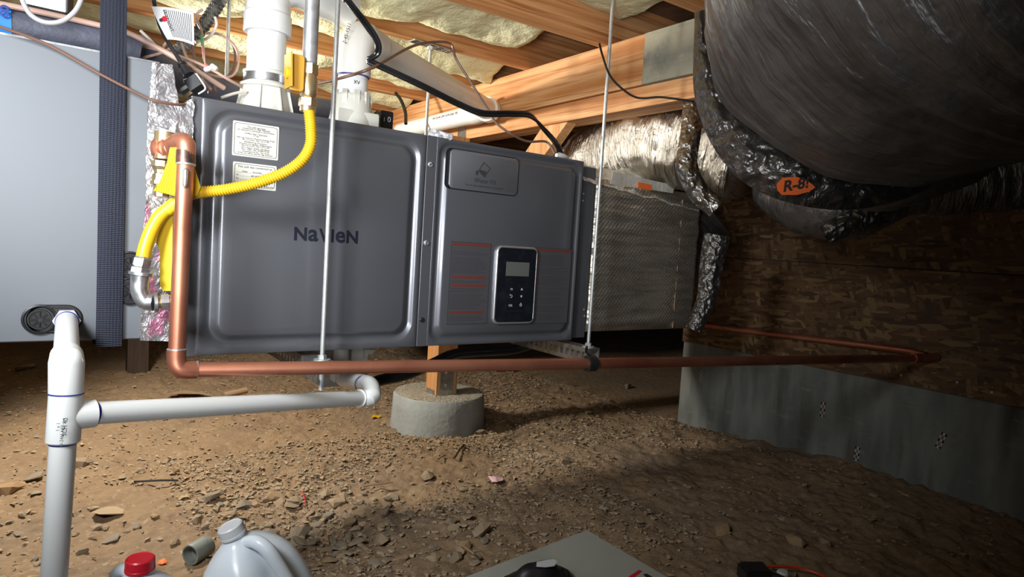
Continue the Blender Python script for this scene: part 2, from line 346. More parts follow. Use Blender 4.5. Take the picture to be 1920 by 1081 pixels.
# tiny loose gravel: nobody could count it
def gravel():
    protos = []
    for s in range(14):
        me = rockmesh(100+s, .5, 7); v = np.zeros(len(me.vertices)*3); me.vertices.foreach_get('co', v)
        protos.append((v.reshape(-1, 3), [tuple(p.vertices) for p in me.polygons])); bpy.data.meshes.remove(me)
    V = []; Fc = []; T = []; n0 = 0; rs = np.random.RandomState(3)
    for k in range(42000):
        if rs.rand() < .25: x = rs.uniform(1.2, 2.33); y = rs.uniform(1.6, 3.2)
        elif rs.rand() < .45: x = rs.uniform(.3, 1.5); y = rs.uniform(1.1, 2.3)
        else: x = rs.uniform(-.3, 2.33); y = rs.uniform(.6, 4.2)
        if (x-1.33)**2 + (y-2.34)**2 < .17**2: continue
        if mnoise.noise(Vector((x*3, y*3, 1))) < rs.uniform(-.6, .25): continue
        s = .0045 + .015*rs.rand()**4 + (.006*rs.rand()**4 if y > 1.8 else 0)
        v, f = protos[rs.randint(14)]; a = rs.uniform(0, 6.28); c, sn = math.cos(a), math.sin(a)
        w = v * s * np.array([rs.uniform(.7, 1.4), rs.uniform(.7, 1.2), rs.uniform(.6, 1.2)])
        w = np.stack([w[:, 0]*c - w[:, 1]*sn + x, w[:, 0]*sn + w[:, 1]*c + y, w[:, 2] + gh(x, y) + s*.2], 1)
        V.append(w); Fc += [tuple(i+n0 for i in q) for q in f]; n0 += len(w); T += [rs.rand()]*len(w)
    me = bpy.data.meshes.new('gravel'); me.from_pydata(np.concatenate(V).tolist(), [], Fc); me.update()
    at = me.attributes.new('tint', 'FLOAT', 'POINT'); at.data.foreach_set('value', T); me.materials.append(M_['rock'])
    o = bpy.data.objects.new('gravel', me); C.objects.link(o); o['kind'] = 'stuff'; tag(o, 'fine loose gravel and crumbs of dry soil over the dirt floor', 'gravel')
gravel()
RM = [rockmesh(s, f, 17) for s, f in zip(range(24), [.3, .5, .7]*8)]
def rock(px, py, wpx, label=None, flat=None, rot=None, group=None, P=None, size=None):
    P = P or U(px, py, Z=.0); d = (P - Vector(CAM)).dot(fwd); s = size or wpx * d / F
    me = RM[random.randrange(24)] if flat is None else RM[{'thin': 0, 'mid': 1, 'round': 2}[flat] + 3*random.randrange(8)]
    o = bpy.data.objects.new('rock', me); C.objects.link(o)
    o.location = (P.x, P.y, gh(P.x, P.y) + s*.13); o.scale = (s*.92, s*random.uniform(.65, .95), s*random.uniform(.8, 1.15)); o.rotation_euler = (random.uniform(-.25, .25), random.uniform(-.25, .25), rot if rot is not None else random.uniform(0, 6.28))
    tag(o, label or 'small angular brown stone lying loose on the dirt floor', 'stone', group)
for a in [(205, 957, 62, 'flat pale tan flagstone on the dirt, right of the white standpipe', 'thin', -.2), (12, 918, 60, 'thick tan stone slab at the left edge of the dirt', 'mid', .3),
          (208, 997, 40, 'thin flat tan stone chip below the pale flagstone', 'thin', 0), (150, 868, 44, 'blocky tan stone right behind the white standpipe', 'mid', .2),
          (62, 890, 42, 'low tan stone left of the white standpipe', 'thin', .2), (370, 972, 34, 'rounded dark gray stone behind the gray coupling', 'round', 1),
          (398, 936, 42, 'wedge-shaped tan stone behind the white jug cap', 'mid', .3), (458, 946, 34, 'blocky tan stone behind and right of the jug cap', 'round', .3),
          (560, 992, 56, 'large brown stone right of the leaning white jug', 'mid', .5), (632, 942, 42, 'low rounded tan stone right of the rubble patch', 'mid', .4),
          (905, 993, 48, 'rounded tan stone in the shade behind the pale board', 'round', .4), (908, 1010, 24, 'small pale stone in front of the rounded tan stone', 'mid', .4),
          (802, 892, 32, 'angular upright tan stone left of the pink paper scrap', 'round', .8), (1178, 725, 22, 'gray angular stone in the rubble left of the foundation', 'round', .4),
          (900, 812, 24, 'smooth pale pebble at the foot of the round concrete pier', 'mid', .2), (855, 1035, 34, 'round brown stone left of the pale board', 'round', .6),
          (1010, 775, 20, 'angular stone on the dirt right of the round concrete pier', 'mid', .2), (1490, 1020, 42, 'upright dark brown stone in the shade above the red cord', 'round', 1.3),
          (1355, 985, 45, 'low dark stone in the deep shade right of the pale board', 'mid', .3), (1545, 1022, 26, 'small dark stone right of the upright dark brown stone', 'round', 1.3),
          (50, 700, 44, 'flat reddish stone on the shaded dirt under the gray cabinet', 'thin', .1), (1060, 870, 30, 'dark wedge stone right of the pink scrap', 'mid', .2),
          (630, 1003, 26, 'cream egg-shaped stone at the lower edge of the sunlit dirt', 'round', .9), (1128, 763, 16, 'yellowish smooth stone on the rubble below the copper pipe', 'round', .4)]:
    rock(*a)
GR = 'loose stones scattered over the dirt'
def scatter(n, x0, x1, y0, y1, w0, w1):
    for _ in range(n):
        px = random.uniform(x0, x1); py = random.uniform(y0, y1); P = U(px, py, Z=0)
        if P.x > 2.28 or (P.x-1.33)**2 + (P.y-2.34)**2 < .2**2: continue
        if P.x > .72 and P.y < 1.24 and P.x < 1.18: continue
        rock(px, py, random.uniform(w0, w1), group=GR)
scatter(95, 400, 900, 920, 1060, 10, 30); scatter(38, 500, 740, 930, 1050, 18, 40); scatter(36, 0, 420, 860, 1070, 9, 24); scatter(50, 380, 1000, 820, 940, 8, 16); scatter(42, 900, 1260, 690, 820, 6, 13)
scatter(30, 1000, 1900, 900, 1075, 9, 20); scatter(22, 1260, 1500, 800, 850, 6, 12); scatter(20, 150, 700, 780, 860, 6, 12)
# --- foundation wall and OSB
wall = MB(); wall.box((WX, .0, -.2), (WX+.2, 1.93, .366)); w = struct(part('wall_right', wall, 'wallcon', smooth=0))
w2 = struct(part('wall_foundation_return', MB().box((WX+.2, 1.73, -.2), (5.5, 1.93, .366)), 'wallcon', smooth=0)); w2.name = 'wall_back_right'
for z0, z1 in ((.368, .753), (.757, 1.5)):
    part('osb_panel', MB().box((WX-.012, -.3, z0), (WX+.0, 1.93, z1)), 'osb', w, smooth=0)
part('seam_backing', MB().box((WX+.0005, -.3, .42), (WX+.02, 1.93, 1.5)), 'oldwood', w, smooth=0)  # dark box added so nothing bright shows through the panel seam
part('sill_plate', MB().box((WX+.001, .0, .368), (WX+.15, 1.93, .41)), 'joist', w, smooth=0)
for px, py, l, a in ((1315, 702, .05, 0), (1543, 767, .055, .0), (1765, 825, .055, .3), (1607, 850, .05, .05)):
    p = U(px, py, X=WX-.001); mb = MB(); u = Vector((0, math.sin(-a), math.cos(a))); s = Vector((0, math.cos(a), math.sin(a)))
    hw = .0085; 
    for o in (-1, 1): mb.obox(p + s*hw*o*.75, (.0015, 0, 0), s*hw*.28, u*l*.5)
    for o in (-1, -.05, .9): mb.obox(p + u*l*.45*o, (.0015, 0, 0), s*hw, u*l*.09)
    part('form_tie', mb, 'tie', w, smooth=0)
for px, py in ((1795, 716), (1690, 703), (1583, 682), (1860, 735), (1470, 664)):
    p = U(px, py, X=WX-.012); part('nail_head', MB().cyl(p, p - Vector((.002, 0, 0)), .0035, n=10), 'galv', w)
# far dark surroundings
struct(part('wall_back', MB().box((-6, 7.2, -.3), (6, 7.4, 1.6)), 'wallcon', smooth=0))
struct(part('wall_left', MB().box((-4.2, -3, -.3), (-4, 7.2, 1.6)), 'wallcon', smooth=0))
# --- ceiling
ceil_ = struct(part('ceiling', MB().box((-4, -2.4, 1.50), (5.6, 7.2, 1.53)), 'ply', smooth=0))
JY = [1.12 + .385*k for k in range(-7, 15)]
def joist(y, x0=-4, x1=5.4):
    mb = MB(); n = 60; xs = np.linspace(x0, x1, n)
    rg = [[(x, y-.019, 1.363), (x, y+.019, 1.363), (x, y+.019, 1.4995), (x, y-.019, 1.4995)] for x in xs]
    part('joist', mb.rings(rg), 'joist', ceil_, smooth=0)
for y in JY: joist(y)
o_ = 'second third fourth fifth sixth seventh eighth'.split()
BL = {6: 'yellow fibreglass batt at the top edge beside the nearest dim silver duct', 7: 'yellow fibreglass batt in the second bay in front of the joist with the rod bracket', 8: 'yellow fibreglass batt in the bay just in front of the rod bracket', 9: 'yellow fibreglass batt in the bay just behind the joist with the rod bracket'}
for k in range(10, 17): BL[k] = 'yellow fibreglass batt in the %s bay behind the joist with the rod bracket' % o_[k-10]
for k in BL:
    y = JY[k]
    def fn(u, v, y=y):
        x = -2.6 + u*3.95; yy = y + .0205 + v*(.385-.041); e = math.sin(math.pi*v)**.35
        cut = {6: 1.5, 7: 1.5, 8: 1.20, 9: 1.33, 10: 1.36}.get(k, 1.36)
        if x > cut: e *= max(.0, 1 - max(0, x-cut-.06*math.sin(y*31+yy*20))/.12)
        z = 1.487 - e*((.062 if k == 7 else .118) + .03*fbm(x*2.2, yy*3, y) + .012*fbm(x*7, yy*7, 2)) - .002*fbm(x*40, yy*40, 0)
        return (x, yy, z)
    a = 'insulation_batt'; mb = MB().sheet(fn, 260, 24)
    o = part(a, mb, 'batt', smooth=180); tag(o, BL[k], 'insulation')
# --- support beam
b = thing('support_beam', 'orange built-up fir beam under the joists, partly gray and weathered', 'beam', (1.40, 1.1, 1.15))
part('upper_board', MB().box((1.355, 1.335, 1.222), (1.445, 5.5, 1.362)), 'beam', b, smooth=0)
g = part('weathered_board', MB().box((1.353, 1.0, 1.222), (1.445, 1.333, 1.362)), 'beam_gray', b, smooth=0); g['label'] = 'gray mould-stained end of the upper board'
part('lower_board', MB().box((1.366, 1.0, 1.162), (1.455, 5.5, 1.220)), 'beam', b, smooth=0)
st = part('steel_plate', MB().box((1.362, 2.30, 1.15), (1.365, 2.36, 1.215)), 'galv', b, smooth=0)
br = MB(); br.obox((1.42, 1.86, 1.02), (.02, 0, 0), Vector((0, .42, -.9)).normalized()*.045, Vector((0, .9, .42)).normalized()*.0)
p0 = U(1048, 235, X=1.40); p1 = U(1003, 300, X=1.40); dd = (p1-p0).normalized()*.26; q = Vector((1, 0, 0)).cross(dd).normalized()*.044
o = part('diagonal_brace', MB().obox((p0+p1)/2 + dd*.15, dd*1.0, q, (.019, 0, 0)), 'post'); tag(o, 'short diagonal orange wooden brace beneath the beam behind the furnace', 'brace')
# ================================================================== PIER + POST
pc = Vector((1.33, 2.335, 0))
t = thing('concrete_pier', 'round gray concrete pier standing on the dirt behind the furnace', 'pier', pc)
pr = MB(); rg = []
for z, r in ((-.06, .196), (.0, .194), (.07, .190), (.118, .187), (.126, .181)):
    rg.append([(pc.x + (r + .0015*fbm(math.cos(a)*4, math.sin(a)*4, z*20))*math.cos(a), pc.y + (r + .0015*fbm(math.cos(a)*4, math.sin(a)*4, z*20))*math.sin(a), z) for a in [2*math.pi*j/72 for j in range(72)]])
part('base', pr.rings(rg, True, False), 'concrete', t, smooth=60)
tp = MB(); rg = []
for k in range(10):
    r = .181*(1-k/10) ; rg.append([(pc.x + r*math.cos(a), pc.y + r*math.sin(a), .126 + .003*fbm(pc.x + r*math.cos(a)*30, r*math.sin(a)*30, 0) + (.004 if 0 < k else 0)) for a in [2*math.pi*j/72 for j in range(72)]])
part('top', tp.rings(rg, False, True), 'agg', t, smooth=180)
bp = U(835, 737, Z=.132); bp = Vector((1.315, 2.30, .13))
t = thing('wooden_post', 'orange square wooden post in a steel base on the round pier', 'post', bp)
part('shaft', MB().box((bp.x-.044, bp.y-.044, .134), (bp.x+.044, bp.y+.044, 1.16)), 'post', t, smooth=0)
mb = MB().box((bp.x-.047, bp.y-.048, .128), (bp.x+.05, bp.y+.048, .134)); mb.box((bp.x-.03, bp.y-.0475, .13), (bp.x+.03, bp.y-.0445, .26)); mb.box((bp.x+.0445, bp.y-.0475, .13), (bp.x+.0475, bp.y+.04, .26))
mb.box((bp.x-.0475, bp.y-.03, .13), (bp.x-.0445, bp.y+.03, .15))
part('post_base', mb, 'galv', t, smooth=0)
for dz in (.17, .22): part('bolt', MB().cyl((bp.x, bp.y-.0475, dz), (bp.x, bp.y-.053, dz), .007, n=6), 'galv', t, smooth=0)
# support behind cabinet, at left
q0 = U(222, 690, Z=.0); t = thing('support_post', 'dark old wooden post under the house seen below the gray cabinet', 'post', (.345, 3.6, 0))
part('shaft', MB().box((.32, 3.6, -.05), (.41, 3.69, 1.36)), 'oldwood', t, smooth=0)
# ================================================================== FURNACE
YF = 1.384
t = furnace = thing('furnace', 'wide dark gray steel furnace hung sideways from threaded rods', 'furnace', (.71, 1.66, .494))
FX0, FX1, SX, FZ0, FZ1 = .2185, 1.2055, .7185, .4945, .9925
part('body', MB().box((FX0, YF+.012, FZ0+.002), (FX1, 1.93, FZ1-.002)), 'steel_gray', t, smooth=0)
part('side_flange', MB().box((FX0, YF+.002, FZ0), (FX0+.018, YF+.013, FZ1)), 'steel_gray', t, smooth=0)
def panel(x0, x1, z0, z1, m):
    lay = [(0, .003, .012), (0, .003, .001), (.001, .003, 0), (m, .045, 0), (m+.003, .045, .002), (m+.008, .042, .0075), (m+.013, .038, .0085), (m+.018, .034, .0065), (m+.023, .03, .0005), (m+.027, .027, -.003), (m+.031, .025, -.004)]
    return MB().rrect(x0, x1, z0, z1, lay, YF, n=9)
part('access_panel', panel(FX0+.018, SX-.0015, FZ0, FZ1, .012), 'steel_gray', t, smooth=50)
p2 = MB(); sx = SX + .026
lay = [(0, .002, .012), (0, .002, .001), (.001, .002, 0), (.006, .03, 0), (.009, .03, .002), (.014, .03, .006), (.019, .028, .0065), (.024, .026, .003), (.03, .022, -.003), (.034, .02, -.004)]
part('control_panel', p2.rrect(sx, FX1-.0, FZ0, FZ1, lay, YF, n=9), 'steel_gray', t, smooth=50)
part('screw_strip', MB().rrect(SX, sx, FZ0, FZ1, [(0, .002, .012), (0, .002, 0), (.001, .002, -.0005)], YF, n=3), 'steel_gray', t, smooth=0)
for px, py in ((807, 308), (799, 455), (791, 599)):
    p = U(px, py, Y=YF-.001); s_ = part('screw', MB().lathe(p, (0, -1, 0), [(-.001, .0062), (.0015, .0062), (.003, .005), (.0032, .0)], 14, True, False), 'zinc' if py < 500 else 'black', t)
    a = .6 if py < 400 else 1.4
    part('screw_slot', MB().obox(p - Vector((0, .0034, 0)), Vector((math.cos(a), 0, math.sin(a)))*.005, (0, .0004, 0), Vector((-math.sin(a), 0, math.cos(a)))*.0008), 'dark', s_, smooth=0)
part('seam_gasket', MB().box((SX-.0016, YF+.002, FZ0+.003), (SX+.0002, YF+.012, FZ1-.003)), 'dark', t, smooth=0)
# water fill door
PF = YF - .004
dx0 = U(843, 288, Y=PF).x; dx1 = U(971, 300, Y=PF).x; dz1 = U(900, 290, Y=PF).z; dz0 = U(905, 358, Y=PF).z
gd = part('door_recess', MB().rrect(dx0-.010, dx1+.004, dz0-.004, dz1+.006, [(0, .014, 0), (0, .014, -.0015), (.002, .012, -.0015), (.003, .011, .0), ], PF, n=6), 'dark', t, smooth=0)
dr = part('water_fill_door', MB().rrect(dx0+.001, dx1+.0015, dz0-.0015, dz1+.0035, [(0, .011, 0), (0, .011, -.003), (.0015, .010, -.0042)], PF, n=6), 'door_lit', t, smooth=40)
cx = U(905, 320, Y=PF).x; cz = U(905, 320, Y=PF-.0045).z; yy = PF - .0045
rim = MB(); w_, h_, an = .0115, .0135, math.radians(-32); e1 = Vector((math.cos(an), 0, math.sin(an))); e2 = Vector((-math.sin(an), 0, math.cos(an))); c0 = Vector((cx+.002, yy, cz+.003))
for a_, b_, l_ in ((e1, e2*h_, w_), (e1, -e2*h_, w_), (e2, e1*w_, h_), (e2, -e1*w_, h_)): rim.obox(c0 + b_, a_*l_, (0, .0002, 0), a_.cross(Vector((0, 1, 0)))*.0009)
rim.prism([c0 - e1*w_*.2 - e2*h_*.3 , c0 + e1*w_*.8 + Vector((0,0,.001)), c0 + e1*w_*.8 - e2*h_*.9, c0 - e1*w_*.8 - e2*h_*.9, c0 - e1*w_*.8 - e2*h_*.5], (0, -.0003, 0))
dp = Vector((cx-.019, yy, cz-.009)); rim.prism([dp + Vector((.0035*math.sin(a)*(1 if abs(a) > .01 else 0), 0, .0035*-math.cos(a) if abs(a) < 2.2 else .008)) for a in [-2.4, -1.9, -1.4, -.9, -.45, 0, .45, .9, 1.4, 1.9, 2.4]], (0, -.0003, 0))
part('pictogram', rim, 'inkgray', dr, smooth=0)
text('lettering', 'Water Fill', .0155, (cx+.006, yy, cz-.030), 'inkgray', dr)
text('lettering', 'Do not open while furnace is in operation', .0062, (cx+.006, yy, cz-.040), 'inkgray', dr, sx=1.05)
# controller
a0 = U(921, 600, Y=PF).x + .001; a1 = U(996, 600, Y=PF).x + .003; z1 = U(955, 461, Y=PF).z; z0 = U(955, 606, Y=PF).z
ct = part('controller', MB().rrect(a0, a1, z0, z1, [(0, .016, 0), (0, .016, -.006), (.0015, .015, -.0075), (.004, .013, -.0075), (.0055, .012, -.006)], PF, n=8), 'chrome', t, smooth=40)
part('glass', MB().rrect(a0+.005, a1-.005, z0+.005, z1-.005, [(0, .011, 0), (0, .011, -.0015)], PF-.0065, n=6), 'glass_black', ct, smooth=0)
yc = PF - .0082; ccx = (a0+a1)/2; H = z1-z0; Wd = a1-a0
part('screen', MB().box((ccx-Wd*.27, yc-.0006, z0+H*.62), (ccx+Wd*.29, yc+.001, z0+H*.80)), 'screen', ct, smooth=0)
text('lettering', 'M', .0085, (ccx-Wd*.11, yc-.0001, z0+H*.435), 'icon', ct); text('lettering', 'OK', .0085, (ccx-Wd*.11, yc-.0001, z0+H*.225), 'icon', ct)
ic = MB(); x_ = ccx + Wd*.14
ic.prism([(x_-.0035, yc, z0+H*.44), (x_+.0035, yc, z0+H*.44), (x_, yc, z0+H*.47)], (0, -.0003, 0)); ic.prism([(x_-.0035, yc, z0+H*.37), (x_+.0035, yc, z0+H*.37), (x_, yc, z0+H*.34)], (0, -.0003, 0))
ic.tube([(x_ + .0028*math.cos(a), yc, z0+H*.245 + .0035*math.sin(a)) for a in np.linspace(1.9, 1.9+5.6, 9)], .0005, 5, .001)
ic.box((x_-.0005, yc-.0003, z0+H*.25), (x_+.0005, yc, z0+H*.275))
xb = ccx - Wd*.11; ic.tube([(xb-.004, yc, z0+H*.375), (xb+.001, yc, z0+H*.375), (xb+.0035, yc, z0+H*.36), (xb+.001, yc, z0+H*.343), (xb-.002, yc, z0+H*.343)], .0006, 5, .001)
ic.prism([(xb-.005, yc, z0+H*.375), (xb-.0025, yc, z0+H*.388), (xb-.0025, yc, z0+H*.362)], (0, -.0003, 0))
part('button_icons', ic, 'icon', ct, smooth=0)
ic = MB().box((ccx-Wd*.2, yc-.0003, z0+H*.165), (ccx+Wd*.2, yc, z0+H*.168)); part('divider_line', ic, 'inkgray', ct, smooth=0)
# warning labels on control panel
def wlabel(x0, x1, z0, z1, reds, heads, boxes=()):
    f = part('warning_label', MB().rrect(x0, x1, z0, z1, [(0, .004, 0), (0, .004, -.0003)], PF-.0002, n=4), 'warn_bg', t, smooth=0)
    fr = MB(); y_ = PF-.0006
    for a in ((x0, x0+.0012, z0, z1), (x1-.0012, x1, z0, z1), (x0, x1, z0, z0+.0012), (x0, x1, z1-.0012, z1)): fr.box((a[0], y_, a[2]), (a[1], y_+.0003, a[3]))
    hh = z1-z0; zc = z1 - hh*.10
    while zc > z0 + .008:
        u = (zc-z0)/hh
        if all(abs(u-r) > .03 for r in reds) and random.random() < .9: fr.box((x0+.004, y_, zc), (x1-.006-random.uniform(0, .03), y_+.0003, zc+.0007))
        zc -= .0038
    part('fine_print', fr, 'inkgray', f, smooth=0)
    for r, l in [(r, 0) for r in reds]: rd = MB(); rd.box((x0+.003 if r > .9 else x0+.006, y_-.0002, z0+hh*r-.003), (x1-.002 if r > .9 else x1-.012, y_, z0+hh*r+.003)); part('red_band', rd, 'redprint', f, smooth=0)
    for r in boxes: part('warning_box', MB().box((x0+.002, y_-.0002, z0+hh*r-.008), (x0+.014, y_, z0+hh*r+.006)), 'redprint', f, smooth=0)
wlabel(U(842, 530, Y=PF).x, U(917, 530, Y=PF).x, U(840, 608, Y=PF).z, U(850, 452, Y=PF).z, (.97, .575, .475, .145), 0)
wlabel(U(999, 530, Y=PF).x, U(1068, 530, Y=PF).x, U(1020, 606, Y=PF).z, U(1003, 463, Y=PF).z, (.97,), 0, (.86, .78, .66, .55))
# logo
zl = U(612, 441, Y=PF).z; 
def letters(chars, xs, hgt):
    for ch, x, sx, s in zip(*[chars], *xs): pass
xc = [565, 590, 612, 626, 640, 660]
for ch, px, sz, sxx in (('N', 563.5, 1, 1.12), ('a', 587, 1.31, 1.08), ('V', 608, 1, .98), ('I', 623.5, 1, 1.0), ('e', 638, 1.31, 1.05), ('N', 660.5, 1, 1.1)):
    p = U(px, 441, Y=PF); text('logo_letter', ch, .0375*sz, (p.x, PF-.0003, zl-.0130), 'logo', t, sx=sxx*.92, bold=.0013)
# paper labels
def plabel(pxa, pya, pxb, pyb, name, lines):
    A = U(pxa, pya, Y=PF-.0003); B = U(pxb, pyb, Y=PF-.0003); x0, x1, z1, z0 = A.x, B.x, A.z, B.z
    f = part(name, MB().rrect(x0, x1, z0, z1, [(0, .002, 0), (0, .002, -.0004)], PF-.0001, n=3), 'paper', t, smooth=0); lines = [(a, b, c, d*.88, e) for a, b, c, d, e in lines]; y_ = PF-.0006
    r = MB().rrect(x0+.003, x1-.003, z0+.003, z1-.003, [(0, .005, 0), (0, .005, -.0003), (.0008, .0045, -.0003), (.0008, .0045, 0)], y_, n=5, cap=False); part('border_line', r, 'ink', f, smooth=0)
    for s, u, v, sz, al in lines: text('lettering', s, sz, (x0 + (x1-x0)*u, y_-.0001, z0 + (z1-z0)*v), 'ink', f, align=al)
plabel(437, 225, 521, 301, 'rating_label', [('This unit has been', .5, .85, .0055, 'CENTER'), ('converted to High Altitude', .5, .80, .0055, 'CENTER'), ('for operation at elevations as shown below', .5, .75, .0045, 'CENTER'), ('Orifice Size / Injecteur', .5, .66, .0055, 'CENTER'), ('1.7 mm', .5, .61, .0045, 'CENTER'),
    ('Inlet Gas Pressure / Pression d\'entree du gaz', .5, .53, .0046, 'CENTER'), ('Min. 3.5 in WC, Max. 10.5 in WC', .5, .48, .0044, 'CENTER'), ('Manifold Gas Pressure /', .5, .41, .0052, 'CENTER'), ('Pression a la tubulure d\'alimentation', .5, .36, .0048, 'CENTER'), ('Min. 0.05 in WC, Max. 0.27 in WC', .5, .31, .0044, 'CENTER'),
    ('BTU Input / Debit calorifique', .5, .245, .0052, 'CENTER'), ('Min. 15,000 / Max. 60,000 BTU/H', .5, .195, .0044, 'CENTER'), ('Conversion Kit No. / No. de kit', .5, .14, .0046, 'CENTER'), ('If this unit will be used for high elevation', .5, .09, .0046, 'CENTER')])
plabel(437, 302, 517, 358, 'conversion_label', [('This unit was converted on', .5, .80, .0068, 'CENTER'), ('____(day)____(month)____(year)', .5, .62, .0058, 'CENTER'), ('to ________ gas with Kit No.', .08, .48, .0058, 'LEFT'), ('by ____________', .08, .34, .0058, 'LEFT'), ('of the unit', .82, .1, .005, 'CENTER')])
# collar at the right end + brackets
part('end_collar', MB().box((FX1+.001, YF+.012, FZ0+.004), (1.262, 1.90, FZ1-.012)), 'steel_gray', t, smooth=0)
for px, py in ((1094, 363), (1093, 376), (1095, 580), (1096, 592)):
    p = U(px, py, Y=YF+.011); part('rivet', MB().lathe(p, (0, -1, 0), [(0, .003), (.0015, .0025), (.002, 0)], 8, False, False), 'zinc', t)
# ================================================================== COIL CABINET
t = cab = thing('coil_cabinet', 'large pale gray sheet metal cabinet left of the dark furnace', 'cabinet', (-.4, 1.65, .53))
CX0, CX1, CZ0, CZ1 = -1.05, .182, .531, 1.041
part('body', MB().rrect(CX0, CX1, CZ0, CZ1, [(0, .002, .5), (0, .002, .002), (.002, .002, 0)], YF, n=3, back=True), 'cab_gray', t, smooth=0)
part('top_flange', MB().box((CX0, YF-.0012, CZ1-.002), (CX1-.02, YF+.004, CZ1+.0015)), 'galv', t, smooth=0)
def port(cxp, czp):
    p = U(cxp, czp, Y=YF-.001); m = MB(); m.lathe(p, (0, -1, 0), [(0, .026), (.004, .026), (.005, .023), (.003, .021), (.003, .018), (.005, .017), (.005, .015), (.001, .0145)], 28, True, True)
    r = part('port_ring', m, 'black', t); s = MB()
    for k in range(8):
        a = k*math.pi/4; s.obox(p + Vector((math.cos(a)*.009, -.004, math.sin(a)*.009)), Vector((math.cos(a), 0, math.sin(a)))*.0045, (0, .001, 0), Vector((-math.sin(a), 0, math.cos(a)))*.0012)
    part('knockout_star', s, 'blackgloss', r, smooth=0)
A = U(46, 598, Y=YF); B = U(155, 602, Y=YF)
part('port_plate', MB().rrect(A.x, B.x, A.z-.025, A.z+.025, [(0, .024, 0), (0, .024, -.002), (.002, .022, -.004), (.005, .019, -.004), (.006, .018, -.0015)], YF, n=9), 'black', t, smooth=40)
port(74, 598); port(243, 497); port(243, 545)
# ================================================================== FOIL at the joint
def foil():
    poly = [(286, 118), (323, 121), (321, 150), (317, 192), (336, 200), (364, 181), (362, 240), (352, 500), (345, 640), (262, 638), (266, 520), (272, 400), (277, 200), (281, 158), (298, 133)]
    P = [U(x, y, Y=YF-.004) for x, y in poly]; bm = bmesh.new(); vs = [bm.verts.new(p) for p in P]; f = bm.faces.new(vs)
    bmesh.ops.triangulate(bm, faces=[f]); 
    for _ in range(6): bmesh.ops.subdivide_edges(bm, edges=[e for e in bm.edges if e.calc_length() > .007], cuts=1)
    bmesh.ops.triangulate(bm, faces=bm.faces)
    for v in bm.verts:
        c = v.co; v.co.y += -.003*abs(fbm(c.x*60, c.z*25, 2)) - .0008*fbm(c.x*160, c.z*100, 4); v.co.x += .0025*fbm(c.x*50, c.z*50, 6)
    me = bpy.data.meshes.new('foil_wrap'); bm.to_mesh(me); bm.free(); me.materials.append(M_['foil']); o = bpy.data.objects.new('foil_wrap', me); C.objects.link(o)
    tag(o, 'crinkled silver foil tape with pink print over the gap left of the furnace', 'foil tape')
foil()
# ================================================================== STRAP
sy = YF - .010
A = U(184, 240, Y=sy); B = U(234, 240, Y=sy); mb = MB()
def strapf(u, v):
    z = .520 + v*(1.40-.520); return (A.x + (B.x-A.x)*u + .003*math.sin(z*3), sy - .0025*math.sin(u*math.pi) + (.03*(z-1.05) if z > 1.05 else 0) + .0008*fbm(u*3, z*9), z)
mb.sheet(strapf, 8, 120); mb.sheet(lambda u, v: (lambda q: (q[0], q[1]+.0022, q[2]))(strapf(u, v)), 8, 120)
mb.box((A.x, sy, .5215), (B.x, 1.90, .5235))
o = part('webbing_strap', mb, 'strap'); tag(o, 'wide dark woven nylon strap slung around the pale gray cabinet', 'strap')
# ================================================================== insulated lines above cabinet
mb = MB().tube([U(-60, 35, Y=1.5), U(20, 48, Y=1.5), U(190, 78, Y=1.5), U(262, 98, Y=1.5)], .030, 18, .01, nz=lambda l, a, p: .0015*fbm(p.x*40, p.y*40, p.z*40))
t = thing('insulated_line', 'black foam-insulated refrigerant line lying above the gray cabinet', 'pipe', U(20, 48, Y=1.5))
part('foam_sleeve', mb, 'foam', t)
part('foam_sleeve', MB().tube([U(263, 97, Y=1.56), U(330, 142, Y=1.66), U(470, 190, Y=1.72), U(640, 215, Y=1.78)], .036, 16, .01, nz=lambda l, a, p: .001*fbm(p.x*40, p.y*40, p.z*40)), 'foam', t)
tt = part('blue_tape', MB().tube([U(-60, 35, Y=1.5), U(-30, 40, Y=1.5), U(23, 49, Y=1.5)], .0315, 18, .01), 'blue_tape', t)
text('handwriting', '8', .03, U(8, 32, Y=1.462) , 'primer', t)
o = part('copper_line', MB().tube([U(-40, 2, Y=1.47), U(25, 12, Y=1.47), U(175, 45, Y=1.47), U(240, 62, Y=1.47), U(300, 92, Y=1.46), U(345, 118, Y=1.46), U(420, 165, Y=1.5)], .0052, 10, .01), 'wire_pink'); tag(o, 'thin bare copper line running above the black foam pipe', 'pipe')
loop = [(30, -200), (40, -30), (42, 0), (58, 28), (85, 42), (115, 40), (140, 22), (153, -5), (156, -40), (160, -200)]
o = part('gray_cable', MB().tube([U(x, y, Y=1.37) for x, y in loop], .0040, 10, .006), 'cable_gray'); tag(o, 'loop of gray cable hanging at the top left corner', 'cable')
o = part('brown_wire', MB().tube([U(x, y, Y=y_) for x, y, y_ in [(-60, 28, 1.36), (0, 50, 1.362), (90, 84, 1.365), (190, 140, 1.362), (270, 181, 1.362), (300, 191, 1.36), (335, 196, 1.37), (362, 192, 1.40)]], .0026, 8, .008), 'wire_brown'); tag(o, 'thin brown wire drooping diagonally across the gray cabinet and strap', 'wire')
